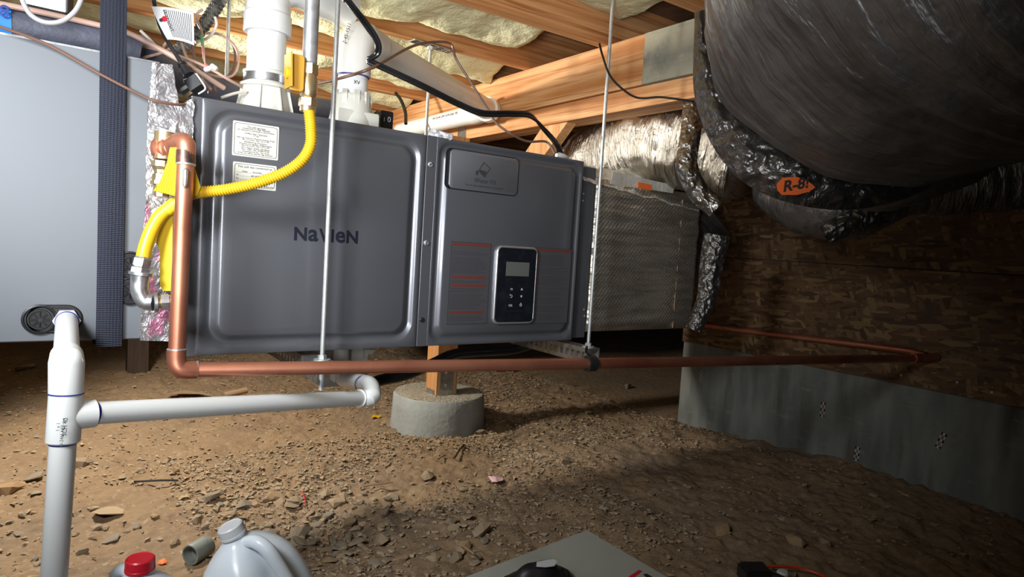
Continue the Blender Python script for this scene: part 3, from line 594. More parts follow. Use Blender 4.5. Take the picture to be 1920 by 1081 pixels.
# lamp panel
lc = U(82, -8, d=1.75); t = thing('lamp_panel', 'glaring white rectangular lamp panel in a dark frame, top left corner', 'lamp', lc)
rx = Vector((1, 0, 0)); n_ = (Vector(CAM) - lc).normalized(); rx = (U(125, 8, d=1.75) - U(45, -10, d=1.75)).normalized(); uz = n_.cross(rx).normalized(); n_ = rx.cross(uz)
if n_.dot(Vector(CAM) - lc) < 0: n_ = -n_
part('frame', MB().obox(lc - n_*.012, rx*.066, uz*.036, n_*.01), 'black', t, smooth=0); part('diffuser', MB().obox(lc, rx*.058, uz*.029, n_*.003), 'rodlight', t, smooth=0)
# ================================================================== RODS, STRUTS
def nut(mb, p, r=.009, h=.008): return mb.lathe(Vector(p), (0, 0, 1), [(0, r), (h, r)], 6)
def rod(name, x, y, z0, z1, r, lab):
    t = thing(name, lab, 'rod', (x, y, z0)); part('shaft', MB().lathe((x, y, z0), (0, 0, 1), [(k*.004, r*(1 if k % 2 else .985)) for k in range(int((z1-z0)/.004))], 12), 'zinc', t, smooth=60); return t
rb = rod('threaded_rod', .472, 1.33, .42, 1.498, .0049, 'zinc threaded rod hanging in front of the furnace, passing over the logo')
rc = rod('threaded_rod', 1.215, 1.325, .455, 1.498, .0049, 'zinc threaded rod hanging by the right end of the furnace')
pa = U(428, 60, Y=1.72); ra = rod('threaded_rod', pa.x, 1.72, .98, 1.498, .0042, 'zinc threaded rod behind the furnace, left of the white vent pipe')
pd = U(803, 170, Y=1.86); rd_ = rod('threaded_rod', pd.x, 1.86, .98, 1.352, .0046, 'zinc threaded rod hanging from the slotted bracket under a joist')
for r_, x, y, zz in ((rb, .472, 1.33, .487), (rb, .472, 1.33, .462), (rc, 1.215, 1.325, .487), (rc, 1.215, 1.325, .462)): part('nut', nut(MB(), (x, y, zz)), 'zinc', r_, smooth=0)
for r_, x, y in ((rb, .472, 1.33), (rc, 1.215, 1.325)): part('washer', MB().cyl((x, y, .4835), (x, y, .4865), .017, n=20), 'zinc', r_)
part('nut', nut(MB(), (pd.x, 1.86, 1.335), .011, .01), 'zinc', rd_, smooth=0)
def strut(x0, ww, y0, y1, z, lab):
    """slotted channel running front to back, slots on its left web"""
    t = thing('slotted_strut', lab, 'strut', (x0, (y0+y1)/2, z)); h = .021; m = MB()
    m.box((x0, y0, z-.002), (x0+ww, y1, z)); m.box((x0+ww-.002, y0, z-h*2), (x0+ww, y1, z-.002))
    n = int((y1-y0)/.024); m.box((x0, y0, z-.012), (x0+.002, y1, z-.002)); m.box((x0, y0, z-h*2), (x0+.002, y1, z-.030))
    for k in range(n+1):
        yy = y0 + k*.024; m.box((x0, yy, z-.030), (x0+.002, min(yy+.010, y1), z-.012))
    part('channel', m, 'galv', t, smooth=0); return t
strut(1.195, .041, 1.30, 1.93, .4835, 'slotted steel channel under the right end of the furnace')
strut(.452, .041, 1.30, 1.93, .4835, 'slotted steel channel under the furnace below the left rod')
t = thing('rod_bracket', 'slotted steel strap bracket screwed under the joist above the rod', 'bracket', (pd.x, 1.86, 1.36)); a_ = U(775, 76, Z=1.358); b_ = U(845, 97, Z=1.358)
dv = (b_-a_); pv = Vector((-dv.y, dv.x, 0)).normalized()*.014; m = MB(); m.obox((a_+b_)/2, dv*.5, pv*.3, (0, 0, .002)); m.obox((a_+b_)/2+pv, dv*.5, pv*.25, (0, 0, .002)); m.obox((a_+b_)/2-pv, dv*.5, pv*.25, (0, 0, .002))
for k in (-.95, -.55, -.1, .35, .95): m.obox((a_+b_)/2 + dv*.5*k, dv*.06, pv*1.2, (0, 0, .002))
part('plate', m, 'galv', t, smooth=0)
# ================================================================== VENTS
def ring_line(P, d, r, parent): return part('primer_ring', MB().lathe(Vector(P), d, [(-.0012, r*.95), (-.0008, r+.0006), (.0008, r+.0006), (.0012, r*.95)], 28, False, False), 'primer', parent)
vx = U(500, 100, Y=1.535); vx = Vector((vx.x, 1.535, 0)); R = .0425
t = thing('vent_pipe', 'fat white vertical vent pipe on the furnace top left of the steel gas pipe', 'pipe', (vx.x, vx.y, .992)); zf = .992
part('flange', MB().lathe((vx.x, vx.y, zf), (0, 0, 1), [(0, .062), (.006, .062), (.008, .058), (.066, .046), (.068, .053), (.074, .053), (.076, .047), (.078, .046)], 36, True, True), 'flange', t)
fm = MB()
for k in range(8):
    a = k*math.pi/4 + .35; u = Vector((math.cos(a), math.sin(a), 0)); s_ = Vector((-u.y, u.x, 0)); fm.prism([Vector((vx.x, vx.y, zf+.002)) + u*.045 - s_*.0015, Vector((vx.x, vx.y, zf+.002)) + u*.066 - s_*.0015, Vector((vx.x, vx.y, zf+.066)) + u*.052 - s_*.0015, Vector((vx.x, vx.y, zf+.066)) + u*.04 - s_*.0015], s_*.003)
part('rib', fm, 'flange', t, smooth=0)
cl = MB().lathe((vx.x, vx.y, zf+.080), (0, 0, 1), [(0, .0445), (0, .0462), (.016, .0462), (.016, .0445)], 36, False, False)
cl.obox((vx.x+.032, vx.y-.036, zf+.088), (.009, .003, 0), (-.003, .008, 0), (0, 0, .010)); part('hose_clamp', cl, 'galv', t)
part('collar', MB().lathe((vx.x, vx.y, zf+.096), (0, 0, 1), [(0, .044), (0, .0475), (.006, .0475), (.008, .044)], 36, False, False), 'flange', t)
part('pipe', MB().cyl((vx.x, vx.y, zf+.06), (vx.x, vx.y, 1.20), R-.002, n=40), 'pvc', t)
zc = U(500, 46, Y=1.50).z
part('coupling', MB().lathe((vx.x, vx.y, 1.178), (0, 0, 1), [(0, .041), (0, .0485), (.003, .050), (.04, .050), (.044, .047), (.055, .047)], 40, False, False), 'pvc', t)
el = [(vx.x, vx.y, 1.22), (vx.x, vx.y, 1.25), (vx.x+.012, vx.y, 1.278), (vx.x+.05, vx.y, 1.298), (vx.x+.11, vx.y+.02, 1.30), (vx.x+.2, vx.y+.06, 1.302)]
part('elbow', MB().tube(el, .046, 28, .01), 'pvc', t)
# right vent
v2 = U(662, 150, Y=1.545); v2 = Vector((v2.x, 1.545, 0)); R2 = .0355
t = thing('vent_pipe', 'white vent pipe that bends over and slopes back to the beam', 'pipe', (v2.x, v2.y, .992))
part('flange', MB().rrect(v2.x-.052, v2.x+.052, .992, 1.042, [(0, .004, -.0), (0, .004, 0), (.002, .004, -.002)], v2.y-.046, n=3).lathe((v2.x, v2.y, .992), (0, 0, 1), [(0, .060), (.008, .058), (.045, .050), (.075, .046), (.078, .044), (.09, .044)], 32), 'flange', t)
fl = MB()
for k in range(10):
    a = k*math.pi/5 + .2; u = Vector((math.cos(a), math.sin(a), 0)); fl.obox(Vector((v2.x, v2.y, 1.072)) + u*.044, u*.003, Vector((-u.y, u.x, 0))*.006, (0, 0, .018))
part('clip', fl, 'flange', t, smooth=0)
part('clamp', MB().lathe((v2.x, v2.y, 1.062), (0, 0, 1), [(0, .0405), (0, .042), (.014, .042), (.014, .0405)], 32, False, False), 'galv', t)
part('pipe', MB().cyl((v2.x, v2.y, 1.05), (v2.x, v2.y, 1.16), R2, n=32), 'pvc', t)
e0 = Vector((v2.x, v2.y, 1.225)); far = U(918, 206, X=1.315); far = Vector((1.305, far.y, far.z)); hd = (far - e0); hd.normalize()
part('elbow', MB().tube([(v2.x, v2.y, 1.13), (v2.x, v2.y, 1.165), Vector((v2.x, v2.y, 1.20)) + hd*.006, e0 + hd*.03 + Vector((0, 0, .0)), e0 + hd*.07, e0 + hd*.10], [.041, .042, .043, .043, .042, .041], 28, .008), 'pvc_cream', t)
ring_line((v2.x, v2.y, 1.128), (0, 0, 1), .0375, t)
part('sloping_pipe', MB().cyl(e0 + hd*.06, far, .0375, n=32), 'pvc_cream', t)
part('end_coupling', MB().pipe(far - hd*.012, far + hd*.02, .045, .037), 'pvc', t)
f2 = far + Vector((-.01, .03, -.008)); bk = U(752, 246, X=1.30)
part('return_pipe', MB().tube([far + hd*.005, f2 + Vector((.005, .03, -.004)), Vector((1.30, f2.y+.14, f2.z-.0)), bk], .0345, 24, .015), 'pvc', t)
text('lettering', 'PVC SCH 40  DWV  ASTM D2665  NSF', .012, Vector((1.264, 2.30, f2.z+.004)), 'ink', t, xdir=(0, -1, .0), zdir=(0, 0, 1), align='CENTER')
text('lettering', '2-45-1511', .012, e0 + Vector((-.03, -.036, -.01)), 'inkgray', t, xdir=(.2, -.05, .9), zdir=(-.9, 0, .2))
text('lettering', 'XV', .012, Vector((v2.x-.005, v2.y-R2-.001, 1.105)), 'ink', t)
# box with a switch behind
sb = U(728, 220, Y=1.62); t = thing('control_module', 'small black module with white symbols behind the right vent flange', 'module', sb)
part('case', MB().rrect(sb.x-.022, sb.x+.014, sb.z-.05, sb.z+.016, [(0, .004, .03), (0, .004, 0), (.001, .003, -.001)], sb.y, n=4, back=True), 'black', t, smooth=30)
text('lettering', '0', .02, (sb.x+.002, sb.y-.002, sb.z-.012), 'icon', t); text('lettering', '1', .014, (sb.x-.012, sb.y-.002, sb.z-.012), 'icon', t)
# ================================================================== GAS
gx = U(583, 60, Y=1.262); gx = Vector((gx.x, 1.262, 0)); t = thing('gas_pipe', 'galvanized steel gas pipe coming down left of the middle threaded rod', 'pipe', (gx.x, gx.y, 1.1))
zt = U(583, 118, Y=1.262).z
part('pipe', MB().cyl((gx.x, gx.y, zt), (gx.x, gx.y, 1.498), .0138, n=24), 'thread', t)
part('thread', MB().lathe((gx.x, gx.y, zt-.008), (0, 0, 1), [(k*.0012, .0128 if k % 2 else .0136) for k in range(9)], 20), 'thread', t)
t = thing('gas_valve', 'brass ball valve with an orange-yellow lever under the gas pipe', 'valve', (gx.x, gx.y, zt-.1)); z = lambda py: U(581, py, Y=1.262).z
def hexlathe(p, prof, n=8): return MB().lathe(p, (0, 0, 1), prof, n)
part('upper_hex', MB().lathe((gx.x, gx.y, z(140)), (0, 0, 1), [(0, .0165), (z(121)-z(140), .0165)], 6), 'brass', t, smooth=0)
part('valve_body', MB().lathe((gx.x, gx.y, z(183)), (0, 0, 1), [(0, .0135), (.004, .0155), (.012, .0165), (.03, .0165), (.038, .0145), (z(139)-z(183), .014)], 24), 'brass', t)
part('union_nut', MB().lathe((gx.x, gx.y, z(202)), (0, 0, 1), [(0, .0135), (.002, .0175), (z(186)-z(202), .0175), (z(183)-z(202), .014)], 6), 'brass', t, smooth=0)
part('flare_collar', MB().lathe((gx.x, gx.y, z(211)), (0, 0, 1), [(0, .0125), (.001, .0145), (z(200)-z(211), .0145)], 24), 'brass', t)
hx = gx.x - .036; hz = z(148)
part('stem', MB().cyl((gx.x-.01, gx.y, hz), (hx-.004, gx.y-.002, hz), .007, n=14), 'brass', t)
lv = part('lever', MB().rrect(hx-.004, hx+.022, z(178), z(111), [(0, .006, .003), (0, .006, -.002), (.001, .005, -.003)], gx.y-.014, n=5, back=True).prism([(hx-.0055, gx.y-.03, z(178)+.004), (hx-.0055, gx.y+.012, z(178)+.004), (hx-.008, gx.y+.012, z(111)), (hx-.008, gx.y-.03, z(111))], (.003, 0, 0)), 'handle_yellow', t, smooth=30)
part('lever_nut', MB().lathe((hx-.006, gx.y-.012, hz), (-1, 0, 0), [(0, .010), (.004, .010), (.006, .008)], 16), 'yellow', t)
# corrugated yellow flex
ypts = [U(580, 209, d=1.225), U(583, 240, d=1.225), U(582, 272, d=1.225), U(566, 300, d=1.222), U(532, 324, d=1.215), U(480, 343, d=1.205), U(425, 355, d=1.195), U(372, 361, d=1.185), U(345, 368, d=1.178)]
t = thing('gas_flex_line', 'bright yellow corrugated flexible gas line sweeping across the furnace', 'hose', ypts[-1])
part('corrugated_hose', MB().tube(ypts, .0100, 20, .0008, rf=lambda l: .0011*math.cos(2*math.pi*l/.0047)), 'yellow', t, smooth=180)
yp2 = [U(352, 367, d=1.178), U(325, 384, d=1.172), U(300, 405, d=1.163), U(284, 432, d=1.155), U(273, 462, d=1.148), U(267, 488, d=1.145)]
part('smooth_hose', MB().tube(yp2, .0117, 18, .005), 'yellow', t)
part('tape_band', MB().tube([U(331, 380, d=1.172), U(312, 395, d=1.167)], .0124, 18, .004), 'yellow_tag', t)
fp = yp2[-1]; fd = (yp2[-1]-yp2[-2]).normalized()
part('flare_nut', MB().lathe(fp - fd*.006, fd, [(0, .013), (.004, .0155), (.016, .0155), (.018, .0135)], 6).lathe(fp + fd*.012, fd, [(0, .0125), (.002, .0165), (.012, .0165)], 6), 'galv', t, smooth=0)
ge = fp + fd*.024; e1 = U(262, 528, d=1.143); e2 = U(266, 556, d=1.145); e3 = U(288, 567, d=1.15); e4 = U(322, 565, d=1.165)
g2 = thing('gas_elbow', 'galvanized pipe elbow joining the yellow gas line to the furnace side', 'pipe fitting', e2)
part('elbow', MB().tube([U(264, 512, d=1.143), e1, U(262, 545, d=1.143), U(272, 564, d=1.147), e3], [.0165, .0145, .0145, .0145, .0145], 20, .005), 'galv', g2)
dir_ = (e1 - U(265, 508, d=1.143)).normalized()
part('bead', MB().lathe(U(265, 509, d=1.143), dir_, [(0, .015), (.001, .0195), (.006, .0195), (.007, .015)], 24), 'galv', g2)
part('bead', MB().lathe(e3, (e4-e3), [(0, .0145), (.001, .0175), (.006, .0175), (.007, .0145)], 24), 'galv', g2)
part('nipple', MB().cyl(e3, e4, .0115, n=20), 'brass', g2)
part('hex_reducer', MB().lathe(U(302, 566, d=1.156), (e4-e3), [(0, .0155), (.012, .0155)], 6), 'galv', g2, smooth=0)
# yellow tag: cone of plastic film folded round the hose
tg = thing('caution_tag', 'bright yellow plastic caution tag with fine print draped behind the copper riser', 'tag', U(325, 330, d=1.15))
poly = [(322, 259), (334, 276), (345, 300), (352, 320), (352, 372), (332, 368), (288, 357), (300, 340), (313, 305)]
part('sheet', MB().prism([U(x, y, d=1.152 - .018*math.sin((x-288)/64*2)) for x, y in poly], fwd*.0012), 'yellow_tag', tg, smooth=0)
part('fold', MB().prism([U(x, y, d=1.17) for x, y in [(360, 300), (376, 350), (370, 366), (352, 372), (350, 330)]], fwd*.0012), 'yellow_tag', tg, smooth=0)
part('hanging_fold', MB().prism([U(x, y, d=1.185) for x, y in [(286, 440), (300, 470), (300, 535), (305, 545), (322, 545), (324, 400), (312, 398)]], fwd*.0012), 'yellow_tag', tg, smooth=0)
pm = MB()
for k in range(11):
    r = 12 + k*5.2; cx_, cy_ = 347, 372; aa = np.linspace(math.radians(186), math.radians(262), 9); q = []
    for a in aa:
        x, y = cx_ + r*.86*math.cos(a), cy_ + r*1.25*math.sin(a) - 3
        q.append(U(x, y, d=1.150 - .018*math.sin((x-288)/64*2)))
    if r > 14: pm.tube(q, .00045, 4, .003)
part('print_lines', pm, 'tag_print', tg)
# ================================================================== COPPER
RC = .0138
t = thing('copper_pipe', 'thick copper riser that turns and runs low under the furnace to the wall', 'pipe', U(345, 693, d=1.12))
top = U(349, 272, d=1.135); bot = U(331, 672, d=1.13); cor = U(333, 693, d=1.128); h0 = U(360, 693, d=1.143); end = U(1722, 671, X=WX-.06); wl = U(1758, 669, X=WX-.012)
part('riser', MB().cyl(U(348, 300, d=1.135), bot, RC, n=28), 'copper', t)
part('upper_fitting', MB().cyl(U(348, 309, d=1.135), U(348.5, 283, d=1.135), RC+.002, n=28), 'copper_dark', t)
part('solder_ring', MB().lathe(U(348, 309, d=1.135), (top-bot), [(-.002, RC), (-.001, RC+.0023), (.002, RC+.0024), (.003, RC+.001)], 24), 'solder', t)
sd = U(347, 330, d=1.1195)
part('solder_run', MB().lathe(sd+Vector((0,0,-.02)), (top-bot), [(0, .001), (.004, .004), (.02, .0045), (.03, .005), (.034, .002)], 10), 'solder', t)
part('upper_elbow', MB().tube([U(349, 290, d=1.135), U(349, 272, d=1.135), U(344, 265, d=1.14), U(330, 268, d=1.148), U(318, 278, d=1.155)], RC+.0015, 24, .004), 'copper', t)
part('lower_elbow', MB().tube([U(331, 655, d=1.13), U(331, 675, d=1.13), U(335, 689, d=1.13), U(346, 693, d=1.135), U(368, 693, d=1.147)], RC+.0017, 24, .004), 'copper', t)
part('solder_ring', MB().lathe(U(331.5, 655, d=1.13), (top-bot), [(-.0015, RC), (-.001, RC+.002), (.001, RC+.002), (.002, RC)], 24), 'solder', t)
part('solder_ring', MB().lathe(U(369, 692.7, d=1.148), (end-h0), [(-.0015, RC), (-.001, RC+.002), (.002, RC+.002), (.003, RC)], 24), 'solder', t)
m1 = U(760, 682, d=1.45) ; part('horizontal_pipe', MB().tube([h0, h0 + (end-h0)*.25 + Vector((0, 0, .0)), h0 + (end-h0)*.6, end], RC-.0010, 28, .03), 'copper', t)
wend = end + (wl-end)*1.0
part('wall_tee', MB().cyl(end - (end-h0).normalized()*.03, end + (end-h0).normalized()*.03, RC+.0018, n=24), 'copper', t)
b0 = end + Vector((.028, .03, .015)); b1 = Vector((WX-.03, 1.88, .455))
part('wall_pipe', MB().tube([end + Vector((.01, .0, .003)), b0, b0 + (b1-b0)*.5, b1], RC-.002, 20, .03), 'copper', t)
part('wall_stub', MB().cyl(end, wl, RC, n=20), 'copper', t)
pp = None
for k_ in range(400):
    q_ = h0 + (end-h0)*(k_/400); v_ = q_ - Vector(CAM)
    if v_.dot(right)/v_.dot(fwd)*F + 960 > 1107: pp = q_; break
d_ = (end-h0).normalized()
t = thing('pipe_clip', 'black pipe clip holding the copper pipe under the right rod', 'clip', pp)
part('band', MB().pipe(pp - d_*.011, pp + d_*.011, RC+.005, RC), 'black', t)
part('hook', MB().tube([pp + Vector((0, 0, RC+.004)), pp + Vector((-.012, .005, RC+.012)), pp + Vector((-.004, .012, RC+.024)), Vector((1.215, 1.325, .462))], .0025, 8, .004), 'black', t)
# left water valve
t = thing('water_valve', 'tan brass valve body with union beside the top of the copper riser', 'valve', U(312, 340, d=1.165)); q = lambda x, y: U(x, y, d=1.165)
part('upper_body', MB().cyl(q(308, 300), q(311, 249), .0185, n=24), 'brass', t)
part('side_collar', MB().lathe(q(306, 280), (U(335, 276, d=1.145)-q(306, 280)), [(-.006, .016), (-.004, .0225), (.004, .0225), (.006, .018), (.016, .019), (.018, .016), (.026, .016), (.028, .0145)], 22), 'copper', t)
part('hex', MB().lathe(q(306, 303), q(303, 350)-q(306, 303), [(0, .0165), (.001, .019), (.010, .019), (.016, .0145), (.022, .0135)], 8).lathe(q(305, 327), q(303, 350)-q(306, 303), [(0, .014), (.001, .0165), (.012, .0165), (.013, .019), (.019, .019), (.02, .014), (.04, .012)], 8), 'brass', t, smooth=0)
o = part('gray_cap_strip', MB().prism([U(299, 238, Y=YF-.016), U(340, 252, Y=YF-.016), U(340, 258, Y=YF-.016), U(299, 248, Y=YF-.016)], (0, .003, 0)), 'cable_gray', t, smooth=0); o.name = 'lever'
# ================================================================== PVC DRAIN
t = thing('drain_pipe', 'white plastic drain: standpipe with tee and a long arm to the furnace trap', 'pipe', U(110, 1081, d=.93)); Rp = .0167
hp = U(125, 600, Y=YF); ep = hp + Vector((0, -.185, -.0)); up = (U(131, 650, d=.985))
part('hex_bushing', MB().lathe(hp - Vector((0, .0, 0)), (0, -1, 0), [(0, .021), (.012, .021), (.013, .018)], 6), 'pvc', t, smooth=0)
elx = hp + Vector((0, -.205, -.012))
eb = U(124, 737, d=.925); K0 = Vector((eb.x, eb.y, U(127, 676, d=.93).z))
part('nipple', MB().cyl(hp + Vector((0, -.008, 0)), K0, Rp, n=28), 'pvc', t); ring_line(hp + Vector((0, -.0145, 0)), (0, 1, 0), Rp+.0006, t)
eb = U(124, 737, d=.925); et = U(127, 685, d=.925)
K = Vector((eb.x, eb.y, U(127, 676, d=.93).z)); nd_ = (hp - K).normalized()
part('elbow', MB().lathe(K, (0, 0, -1), [(-.0222, 0), (-.0218, .005), (-.0195, .0108), (-.0155, .0160), (-.009, .0202), (0, .0218), ((K-eb).length, .0213)], 28).lathe(K, nd_, [(-.01, .0195), (0, .0214), (.034, .0208), (.036, .0165)], 28), 'pvc', t)
tb = U(118, 829, d=.925); te = U(110, 1081, d=.92); axis = (tb-eb).normalized()
ring_line(eb, axis, .0213, t)
part('tee', MB().lathe(eb, axis, [(0, .0200), (.0, .0210), ((tb-eb).length-.002, .0213), ((tb-eb).length, .0195)], 28), 'pvc', t)
ring_line(tb + axis*.0015, axis, Rp, t)
foot = tb + axis * ((tb.z - gh(tb.x, tb.y) + .03) / -axis.z)
part('standpipe', MB().cyl(tb, foot, Rp, n=28), 'pvc', t)
ta = U(120, 780, d=.925); r0 = U(176, 774, d=.955); r1 = U(675, 746, d=1.46)
part('tee_branch', MB().cyl(ta, r0, .0205, n=28), 'pvc', t); ring_line(r0, (r1-r0).normalized(), Rp+.0004, t)
text('lettering', 'SCH 40', .008, U(126, 800, d=.898), 'inkgray', t, xdir=(.06, 0, 1), zdir=(-1, .1, .06)); text('lettering', 'D-2466 NSF-pw', .006, U(120, 810, d=.898), 'inkgray', t, xdir=(.06, 0, 1), zdir=(-1, .1, .06)); text('lettering', '1 x 1', .006, U(112, 800, d=.898), 'inkgray', t, xdir=(.06, 0, 1), zdir=(-1, .1, .06))
part('arm', MB().cyl(r0, r1, Rp, n=28), 'pvc', t)
xa = (r1-r0).normalized(); ring_line(r1, xa, Rp+.001, t); c1 = U(697, 742, d=1.475); bk0 = U(688, 722, d=1.52); bk1 = U(660, 715, d=1.62)
part('arm_elbow', MB().tube([r1 - xa*.004, r1 + xa*.012, c1 , bk0 + Vector((.006, 0, 0)), U(672, 716, d=1.58)], .0205, 24, .005), 'pvc', t)
ring_line(bk0 - (bk0-U(672, 716, d=1.58))*.4, bk0 - U(672, 716, d=1.58), .0205, t)
part('trap_stub', MB().tube([U(672, 716, d=1.58), U(650, 712, d=1.64), U(640, 700, d=1.66), U(640, 640, d=1.66)], .0195, 20, .01), 'pvc', t)
t = thing('condensate_trap', 'pale plastic condensate trap hanging under the furnace', 'trap', U(640, 700, Y=1.62))
ts = MB()
A = U(600, 655, Y=1.60); B = U(655, 722, Y=1.60); ts.rrect(A.x, B.x, B.z, .494, [(0, .012, .06), (0, .012, 0), (.004, .01, -.004)], 1.60, n=5, back=True)
part('body', ts, 'cable_gray', t, smooth=40)
A = U(655, 652, Y=1.62); B = U(690, 705, Y=1.62); part('outlet', MB().rrect(A.x, B.x, B.z, .494, [(0, .008, .05), (0, .008, 0), (.003, .006, -.003)], 1.62, n=5, back=True), 'flange', t, smooth=40)
part('clip', MB().prism([U(x, y, Y=1.60) for x, y in [(684, 655), (704, 655), (700, 662), (692, 663), (688, 672), (684, 672)]], (0, .01, 0)), 'flange', t, smooth=0)
part('cap', MB().lathe(U(640, 705, Y=1.585), (0, -1, 0), [(0, .02), (.01, .02), (.012, .016)], 12), 'flange', t)
o = part('black_hose', MB().tube([U(690, 722, d=1.72), U(715, 712, d=1.76), U(760, 702, d=1.80), U(810, 682, d=1.86), U(850, 664, d=1.92), U(900, 659, d=2.0), U(960, 655, d=2.08), U(1010, 640, d=2.1)], .0155, 16, .01), 'black'); tag(o, 'black rubber drain hose looping under the furnace', 'hose')
# items under the furnace in the dark
o = part('white_block', MB().obox(U(940, 690, Z=.01) + Vector((0, 0, .015)), (.06, -.02, 0), (.01, .03, 0), (0, 0, .012)), 'capwhite', smooth=0); tag(o, 'small pale offcut lying on the dirt beyond the copper pipe', 'scrap')
# ================================================================== PLENUM + DUCTS
pf = YF + .002
t = thing('supply_plenum', 'boxy duct plenum wrapped in dimpled silver foil right of the furnace', 'duct', (1.5, 1.66, .51))
PX0, PX1 = 1.265, 1.722
def pface(u, v):
    x = PX0 + (PX1-PX0)*u; zt_ = .958 - .035*u; z_ = .515 + v*(zt_-.515)
    e = 1 if 0 < u < 1 and 0 < v < 1 else 0
    r = -.0034*abs(math.sin(x*math.pi/.0135 + (int(v*60) % 2)*1.57))*e*(1 if 1 else 0) - .0055*fbm(x*3, z_*26, 1, 3)*e
    edge = min(v, 1-v, .06)/.06; edgeu = min(u, 1-u, .04)/.04
    return (x, pf + r + .012*(1-edge)**2 + .008*(1-edgeu)**2, z_)
m = MB().sheet(pface, 180, 120); part('foil_front', m, 'bubble', t, smooth=180)
part('wrap', MB().rrect(PX0, PX1, .515, .95, [(0, .01, .64), (0, .01, .0)], pf+.013, n=3, back=True), 'bubble', t, smooth=30)
part('foil_seam', MB().box((1.625, pf-.003, .52), (1.6256, pf+.002, .925)), 'cardboard', t, smooth=0)
# cloudy plastic film and orange-marked strip over the plenum
t = thing('plastic_film', 'crumpled cloudy plastic film with an orange mark lying on the plenum', 'plastic film', (1.5, 1.45, .95))
def film(u, v):
    a = U(1060 + u*235, 296 + u*62 + 8*math.sin(u*9), Y=YF+.10); b_ = U(1095 + u*215, 338 + u*58, Y=YF-.004); p = a*(1-v) + b_*v
    return p + Vector((0, 0, .010*fbm(u*7, v*4, 2) + .012*math.sin(v*math.pi)))
part('sheet', MB().sheet(film, 60, 14), 'plasticfilm', t, smooth=180)
part('orange_mark', MB().prism([U(1197, 341, Y=YF-.010), U(1221, 346, Y=YF-.010), U(1222, 357, Y=YF-.010), U(1197, 352, Y=YF-.010)], (0, .002, 0)), 'orange', t, smooth=0)
part('edge_strip', MB().prism([U(1150, 322, Y=YF-.006), U(1265, 347, Y=YF-.006), U(1262, 362, Y=YF-.006), U(1145, 344, Y=YF-.006)], (0, .003, 0)), 'plasticfilm', t, smooth=0)
def wr(a1, a2, s=1):
    return lambda l, a, p: s*(a1*fbm(l*55, math.cos(a)*1.2, math.sin(a)*1.2) + a2*fbm(p.x*9, p.y*9, p.z*9))
def duct(name, pts, r, m, lab, nz, n=72, step=.008, ringp=.03, amp=.0025, parts=True):
    t = thing(name, lab, 'duct', Vector(pts[len(pts)//2])); part('jacket', MB().tube(pts, r, n, step, rf=lambda l: amp*math.sin(2*math.pi*l/ringp), nz=nz), m, t, smooth=180, uv=True); return t
# A: silver flex behind the furnace
A_ = duct('flexible_duct', [U(1085, 335, d=2.75), U(1110, 308, d=2.42), U(1180, 290, d=2.2), U(1250, 272, d=2.05), U(1330, 280, d=1.95), U(1400, 300, d=1.88)], [.07, .112, .134, .138, .13, .12], 'duct_silver', 'shiny silver flexible duct behind the furnace under the beam', wr(.004, .012))
# B: big silver duct section with the sticker, colour darkened for dim light
B_ = duct('flexible_duct', [U(1590, -55, d=1.08), U(1570, 0, d=1.06), U(1568, 75, d=1.04), U(1595, 125, d=1.08), U(1660, 150, d=1.2), U(1780, 155, d=1.4), U(1950, 150, d=1.6)], [.17, .225, .232, .22, .175, .145, .14], 'duct_dim', 'huge dim-lit silver flexible duct with an orange sticker filling the upper right corner', wr(.003, .016))
# C: nearest duct
part('near_jacket', MB().tube([U(1690, -70, d=1.0), U(1680, -8, d=.84), U(1730, -60, d=.70), U(1830, -150, d=.60), U(2000, -290, d=.50), U(2250, -450, d=.42)], [.20, .232, .225, .225, .225, .225], 96, .006, rf=lambda l: .0025*math.sin(2*math.pi*l/.03), nz=wr(.003, .008)), 'duct_dim', B_, smooth=180, uv=True)
# D: lower small duct running to the right
D_ = duct('flexible_duct', [U(1440, 350, d=1.9), U(1500, 375, d=1.8), U(1570, 388, d=1.72), U(1680, 355, d=1.70), U(1800, 345, d=1.66), U(1940, 335, d=1.6)], [.06, .085, .09, .075, .075, .075], 'duct_dim', 'thin dim-lit silver flexible duct running low behind the stickered duct', wr(.003, .008), amp=.001)
# E: round duct at the plenum's end
E_ = duct('flexible_duct', [(1.730, 1.78, .765), (1.80, 1.78, .765), (1.88, 1.78, .77), (1.97, 1.74, .83), (2.05, 1.66, .95)], [.25, .25, .235, .20, .16], 'duct_dim', 'dark round duct leaving the right end of the foil plenum', wr(.003, .01))
shade_duct = duct('flexible_duct', [(.95, 3.0, .86), (1.6, 2.98, .87), (2.6, 2.9, .86), (4.6, 2.7, .88)], [.27, .27, .27, .27], 'duct_dim', 'dark duct added far behind the furnace to block light on the dirt', wr(.003, .01), n=48, step=.02)  # added as a blocker, keeps lamp rays off the far-right dirt
def crinkle(name, pts_d, width, lab, parent, m='foil_plain'):
    """band of crinkled foil along a path of 3-D points, with a facing normal towards its outside"""
    P, T = curve(pts_d, .0045); n = len(P); mb = MB(); nv = 28; vs = []
    for i in range(n):
        t_ = Vector(T[i]).normalized(); view = (Vector(P[i]) - Vector(CAM)).normalized(); s = t_.cross(view).normalized()
        wd = width(i/(n-1))
        for j in range(nv+1):
            k = j/nv*2-1; p = Vector(P[i]) + s*wd*k
            p += view*(.022*k*k - .012*abs(fbm(p.x*30, p.y*30, p.z*30)) - .005*fbm(p.x*90, p.y*90, p.z*90)); vs.append(p)
    mb.add(vs, [(i*(nv+1)+j, i*(nv+1)+j+1, (i+1)*(nv+1)+j+1, (i+1)*(nv+1)+j) for i in range(n-1) for j in range(nv)]); return part(name, mb, m, parent, smooth=70)
